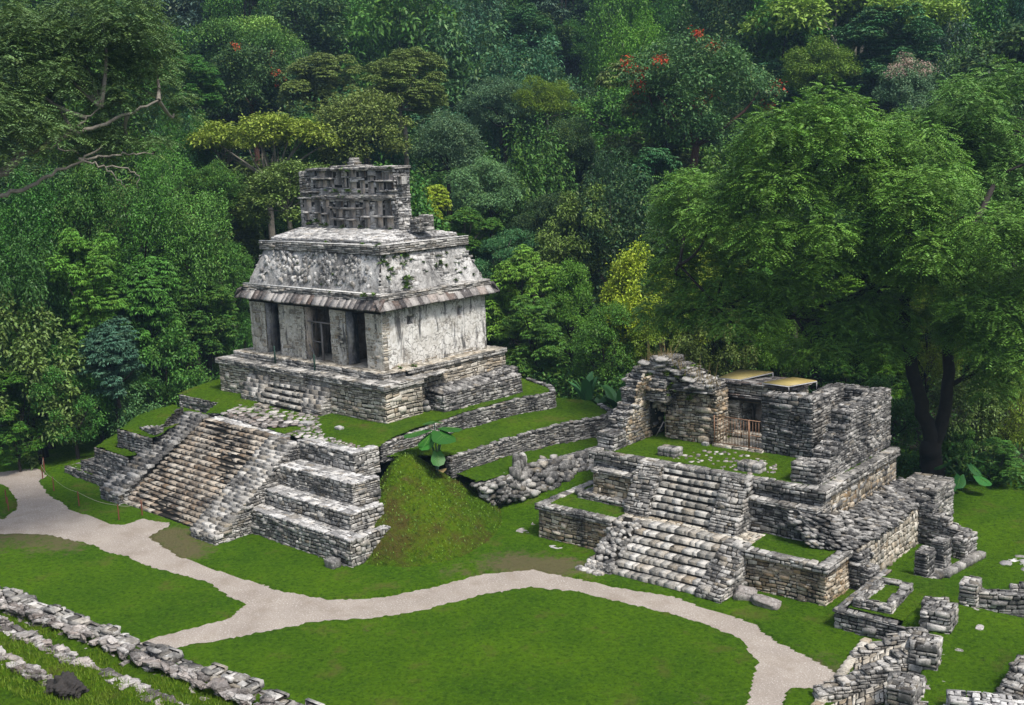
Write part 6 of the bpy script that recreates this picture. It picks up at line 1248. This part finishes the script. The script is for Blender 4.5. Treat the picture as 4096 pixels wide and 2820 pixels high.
# big feathery tree on the right
def special(name, label, lobes, trunks, base, dens, leaf, col, bark, r0, seed, kind='feather', zmin=-.6, flatz=.85):
    g = np.random.default_rng(seed); t = thing(name, label, 'tree', base)
    mb = MB()
    for (x, y, z, r) in lobes:
        for j in range(6):
            o = sph(1, g, -.7)[0]*r*.75; rr = r*g.uniform(.42, .72); lobe(mb, (x+o[0], y+o[1], z+o[2]*.8), rr, int(dens*rr*rr), g, kind, leaf, zmin, flatz)
    c = mb.part('crown', M['leaf'], t); c.color = (*col, 1)
    mb = MB()
    for i, P in enumerate(trunks):
        C_ = curve(P, max(6, 4*len(P))); ra = r0[i] if i < len(r0) else (.14, .05); k = len(C_); C_[1:-1] += g.normal(0, .05, (k-2, 3)); mb.tube(C_, np.linspace(ra[0], ra[1], k), 9)
    for (x, y, z, r) in lobes:
        best = min((np.linalg.norm(np.array(q)-np.array([x, y, z])), i, q) for i, P in enumerate(trunks) for q in P)
        if best[0] < 8: limb(mb, best[2], (x, y, z-.2), .09, .03, g, 5)
    tr = mb.part('trunk', M[bark], t, smooth=True)
    return t
special('feathery_tree', 'huge feathery green tree with dark forked trunk right behind the lower ruin', RT_MAIN, RT_TRUNKS[:], (13.9,25.6,0), 150, .18, (.12,.27,.04), 'darkbark', [(.62,.5),(.38,.16),(.34,.12),(.2,.08),(.24,.07),(.15,.05),(.15,.05),(.14,.05),(.12,.04)], 41)
special('feathery_tree', 'lighter feathery treetop rising at the upper right edge behind the huge feathery tree', RT_SECOND, [[(20.5,34,0),(20,33,8),(18.5,33,16)]], (20.5,34,0), 130, .18, (.11,.25,.05), 'darkbark', [(.4,.2)], 42)
special('feathery_tree', 'near feathery tree with pale bare branches reaching in from the upper left edge', LT, LT_BR, tuple(LT_BR[-1][-1][:2])+(0,), 130, .15, (.11,.20,.07), 'bark', [(.11,.03),(.13,.04),(.05,.02),(.06,.02),(.05,.02),(.05,.015),(.03,.01),(.3,.4)], 43, flatz=.7)
# banana plants and elephant ears
def bigleaf(mb, base, az, el, L, W_, g, fold=.25, curl=.9):
    n = 9; t = np.linspace(0, 1, n); d = np.array([math.cos(az), math.sin(az)]); hx = L*np.sin(el+curl*t*t*1.0).cumsum()/n; 
    ang = el+curl*t**2; dx = np.r_[0, np.cumsum(np.cos(ang)[:-1])]*L/n; dz = np.r_[0, np.cumsum(np.sin(ang)[:-1])]*L/n
    C_ = np.stack([base[0]+dx*d[0], base[1]+dx*d[1], base[2]+dz], 1); sd = np.array([-d[1], d[0], 0]); w = W_*np.sin(np.clip(t*1.02+.03,0,1)*math.pi)**.55/2
    up = np.array([0,0,1.])*fold; A0 = (g.random(), g.random()*.4, 1); V = []
    for i in range(n): V += [C_[i]-sd*w[i]+up*w[i]*(1+.15*g.normal()), C_[i], C_[i]+sd*w[i]+up*w[i]*(1+.15*g.normal())]
    mb.add(V, [[3*i+j, 3*i+j+1, 3*i+j+4, 3*i+j+3] for i in range(n-1) for j in (0, 1)], A0)
def banana(label, c, n, L, W_, H, seed, col, aim=None, cat='banana plant', name='banana_plant', els=(1.0,1.5), curl=-.9, stemw=.09):
    g = np.random.default_rng(seed); t = thing(name, label, cat, c)
    for i in range(n):
        az = (6.283*i/n+g.uniform(-.4,.4)) if aim is None else aim[i][0]; el = g.uniform(*els) if aim is None else aim[i][1]; l = L*g.uniform(.8,1.1) if aim is None else aim[i][2]
        b = np.array(c)+(0,0,H*g.uniform(.75,1)); mb = MB(); bigleaf(mb, b, az, el, l, W_, g, curl=curl); lf = mb.part('leaf', M['glossy'], t, smooth=True); lf.color = (*col, 1)
    mb = MB(); mb.tube([c, (c[0], c[1], c[2]+H*.6), (c[0]+.02, c[1], c[2]+H)], [stemw*1.3, stemw, stemw*.6], 8); s = mb.part('stem', M['glossy'], t, smooth=True); s.color = (.10,.16,.03,1)
    return t
banana('banana plant with upright paddle leaves left in the gap behind the lower ruin', (-3.9,20.6,1.2), 6, 2.4, .62, 1.3, 1, (.055,.17,.06))
banana('banana plant with a long arching leaf in the gap against the vaulted wall', (-1.9,20.9,1.2), 6, 2.9, .65, 1.2, 2, (.05,.16,.045), aim=[(2.6,.75,3.0),(-.4,1.25,3.1),(3.6,1.15,2.3),(1.2,1.3,2.4),(4.6,1.0,2.0),(5.6,.7,2.2)])
banana('small banana plant in the gap between the other two', (-2.9,20.4,1.2), 5, 1.7, .5, .8, 3, (.045,.15,.04))
def ear(label, c, specs, seed, s=1., stem=(.10,.20,.14), col=(.02,.12,.012), dead=None):
    g = np.random.default_rng(seed); t = thing('elephant_ear_plant', label, 'plant', c)
    for (az, reach, h, L, tilt) in specs:
        d = np.array([math.cos(az), math.sin(az), 0]); top = np.array(c)+d*reach+(0,0,h)
        mb = MB(); C_ = curve([c, np.array(c)+d*reach*.35+(0,0,h*.6), top], 8); mb.tube(C_, np.linspace(.05*s, .022*s, 8), 6); st_ = mb.part('stalk', M['glossy'], t, smooth=True); st_.color = (*stem, 1)
        # heart-shaped blade hanging outward from the stalk tip
        n = 14; ths = np.linspace(-math.pi, math.pi, n, endpoint=False); sd = np.array([-d[1], d[0], 0]); out = d*math.cos(tilt)+np.array([0,0,-math.sin(tilt)]); nrm = np.cross(out, sd)
        V = [top]; rad = L*.5*(1-.28*np.cos(ths*1.0+math.pi))*(1+.0*ths); rad = L*(.44+.16*np.cos(ths)+.12*np.cos(2*ths)); rad[0] *= .35
        for a, r in zip(ths, rad): V.append(top+out*(r*math.cos(a)+.0)+sd*(r*math.sin(a)*1.05)+nrm*(-.18*abs(math.sin(a))*r))
        mb = MB(); mb.add(V, [[0, 1+i, 1+(i+1) % n, 1+(i+1) % n] for i in range(n)], (g.random(), .2, 1)); lf = mb.part('leaf', M['glossy'], t); lf.color = (*col, 1)
        mb = MB(); mb.tube([top+nrm*.01, top+out*L*.68+nrm*.01], [.015, .005], 4)
        for q in (.2, .4): 
            for s_ in (-1, 1): mb.tube([top+out*L*q*.6+nrm*.012, top+out*L*(q*.6+.22)+sd*s_*L*.33+nrm*(-.05)], [.008, .003], 4)
        vn = mb.part('vein', M['glossy'], lf); vn.color = (.12,.28,.05,1)
    if dead:
        mb = MB(); bigleaf(mb, np.array(c)+(.15,0,.15), -.5, .2, .7, .5, g, curl=-.6); lf = mb.part('withered_leaf', M['drygrass'], t)
    return t
ear('large elephant-ear plant with blue-green stalks growing on top of the earth mound', (-1.75,6.75,float(moundz(np.array(-1.75), np.array(6.75)))), [(3.6,.55,2.0,1.5,.25),(2.6,.2,2.35,1.2,.15),(-.35,.6,2.0,1.35,.3),(.6,.5,2.15,1.1,.1),(-1.5,.45,1.75,1.0,.7),(-.7,.95,1.1,.8,.9),(4.4,.35,1.8,1.0,.6)], 6, dead=True)
ear('big-leaved plant under the forked trunk at the right edge of the ruin', (15.8,24.6,.1), [(3.4,.7,1.2,.95,.5),(-.3,1.0,.8,.9,.4),(1.2,.7,1.4,.9,.3),(-1.4,.6,.7,.8,.8),(4.6,.8,.5,.7,.8),(-.1,.5,1.2,.8,.7),(2.4,.9,.8,.8,.5)], 8, stem=(.04,.1,.03), col=(.022,.11,.025))
# ------------------------------------------------------------------ air, light, camera
hm, nt_, out_ = newmat('haze_air'); pv = nt_.nodes.new('ShaderNodeVolumePrincipled'); pv.inputs['Density'].default_value = .00042; pv.inputs['Color'].default_value = (.45,.72,1,1); pv.inputs['Anisotropy'].default_value = .2; nt_.links.new(pv.outputs[0], out_.inputs['Volume'])
mb = MB(); mb.box(-262, 262, -122, 332, -3, 75); mb.top('haze', hm, kind='stuff')
sc = bpy.context.scene
w = D.worlds.new('World'); sc.world = w; w.use_nodes = True; nt = w.node_tree; bg = nt.nodes['Background']
sky = nt.nodes.new('ShaderNodeTexSky'); sky.sky_type = 'NISHITA'; sky.sun_disc = False
SUN_EL, SUN_AZ = 58, 98      # azimuth measured from +y towards +x
sky.sun_elevation = math.radians(SUN_EL); sky.sun_rotation = math.radians(SUN_AZ); sky.air_density = 1.; sky.dust_density = 2.5; sky.ozone_density = 1.
hs = nt.nodes.new('ShaderNodeHueSaturation'); hs.inputs['Saturation'].default_value = .6; nt.links.new(sky.outputs[0], hs.inputs['Color']); nt.links.new(hs.outputs[0], bg.inputs[0]); bg.inputs[1].default_value = .14
sl = D.lights.new('sun', 'SUN'); sl.energy = 3.0; sl.angle = math.radians(12); sl.color = (1, .95, .87); so = D.objects.new('sun', sl); COL.objects.link(so)
so.rotation_euler = (math.radians(90-SUN_EL), 0, math.radians(180-SUN_AZ))
cam = D.cameras.new('camera'); co = D.objects.new('camera', cam); COL.objects.link(co); sc.camera = co
cam.sensor_width = 36; cam.lens = 36*4458.59/4096; cam.clip_end = 2000; cam.clip_start = .5
p, r, y = .1776, -.03835, -.74797
from mathutils import Matrix, Vector
fw = Vector((math.sin(y)*math.cos(p), math.cos(y)*math.cos(p), -math.sin(p))); rt = Vector((math.cos(y), -math.sin(y), 0)); up = rt.cross(fw)
rt2 = rt*math.cos(r)+up*math.sin(r); up2 = -rt*math.sin(r)+up*math.cos(r)
m = Matrix((rt2, up2, -fw)).transposed().to_4x4(); m.translation = Vector(CAM); co.matrix_world = m
sc.view_settings.view_transform = 'Standard'; sc.view_settings.look = 'None'; sc.view_settings.exposure = 0.42; sc.view_settings.gamma = 1
sc.cycles.max_bounces = 6; sc.cycles.diffuse_bounces = 1; sc.cycles.glossy_bounces = 2; sc.cycles.transmission_bounces = 3; sc.cycles.transparent_max_bounces = 4; sc.cycles.use_denoising = True
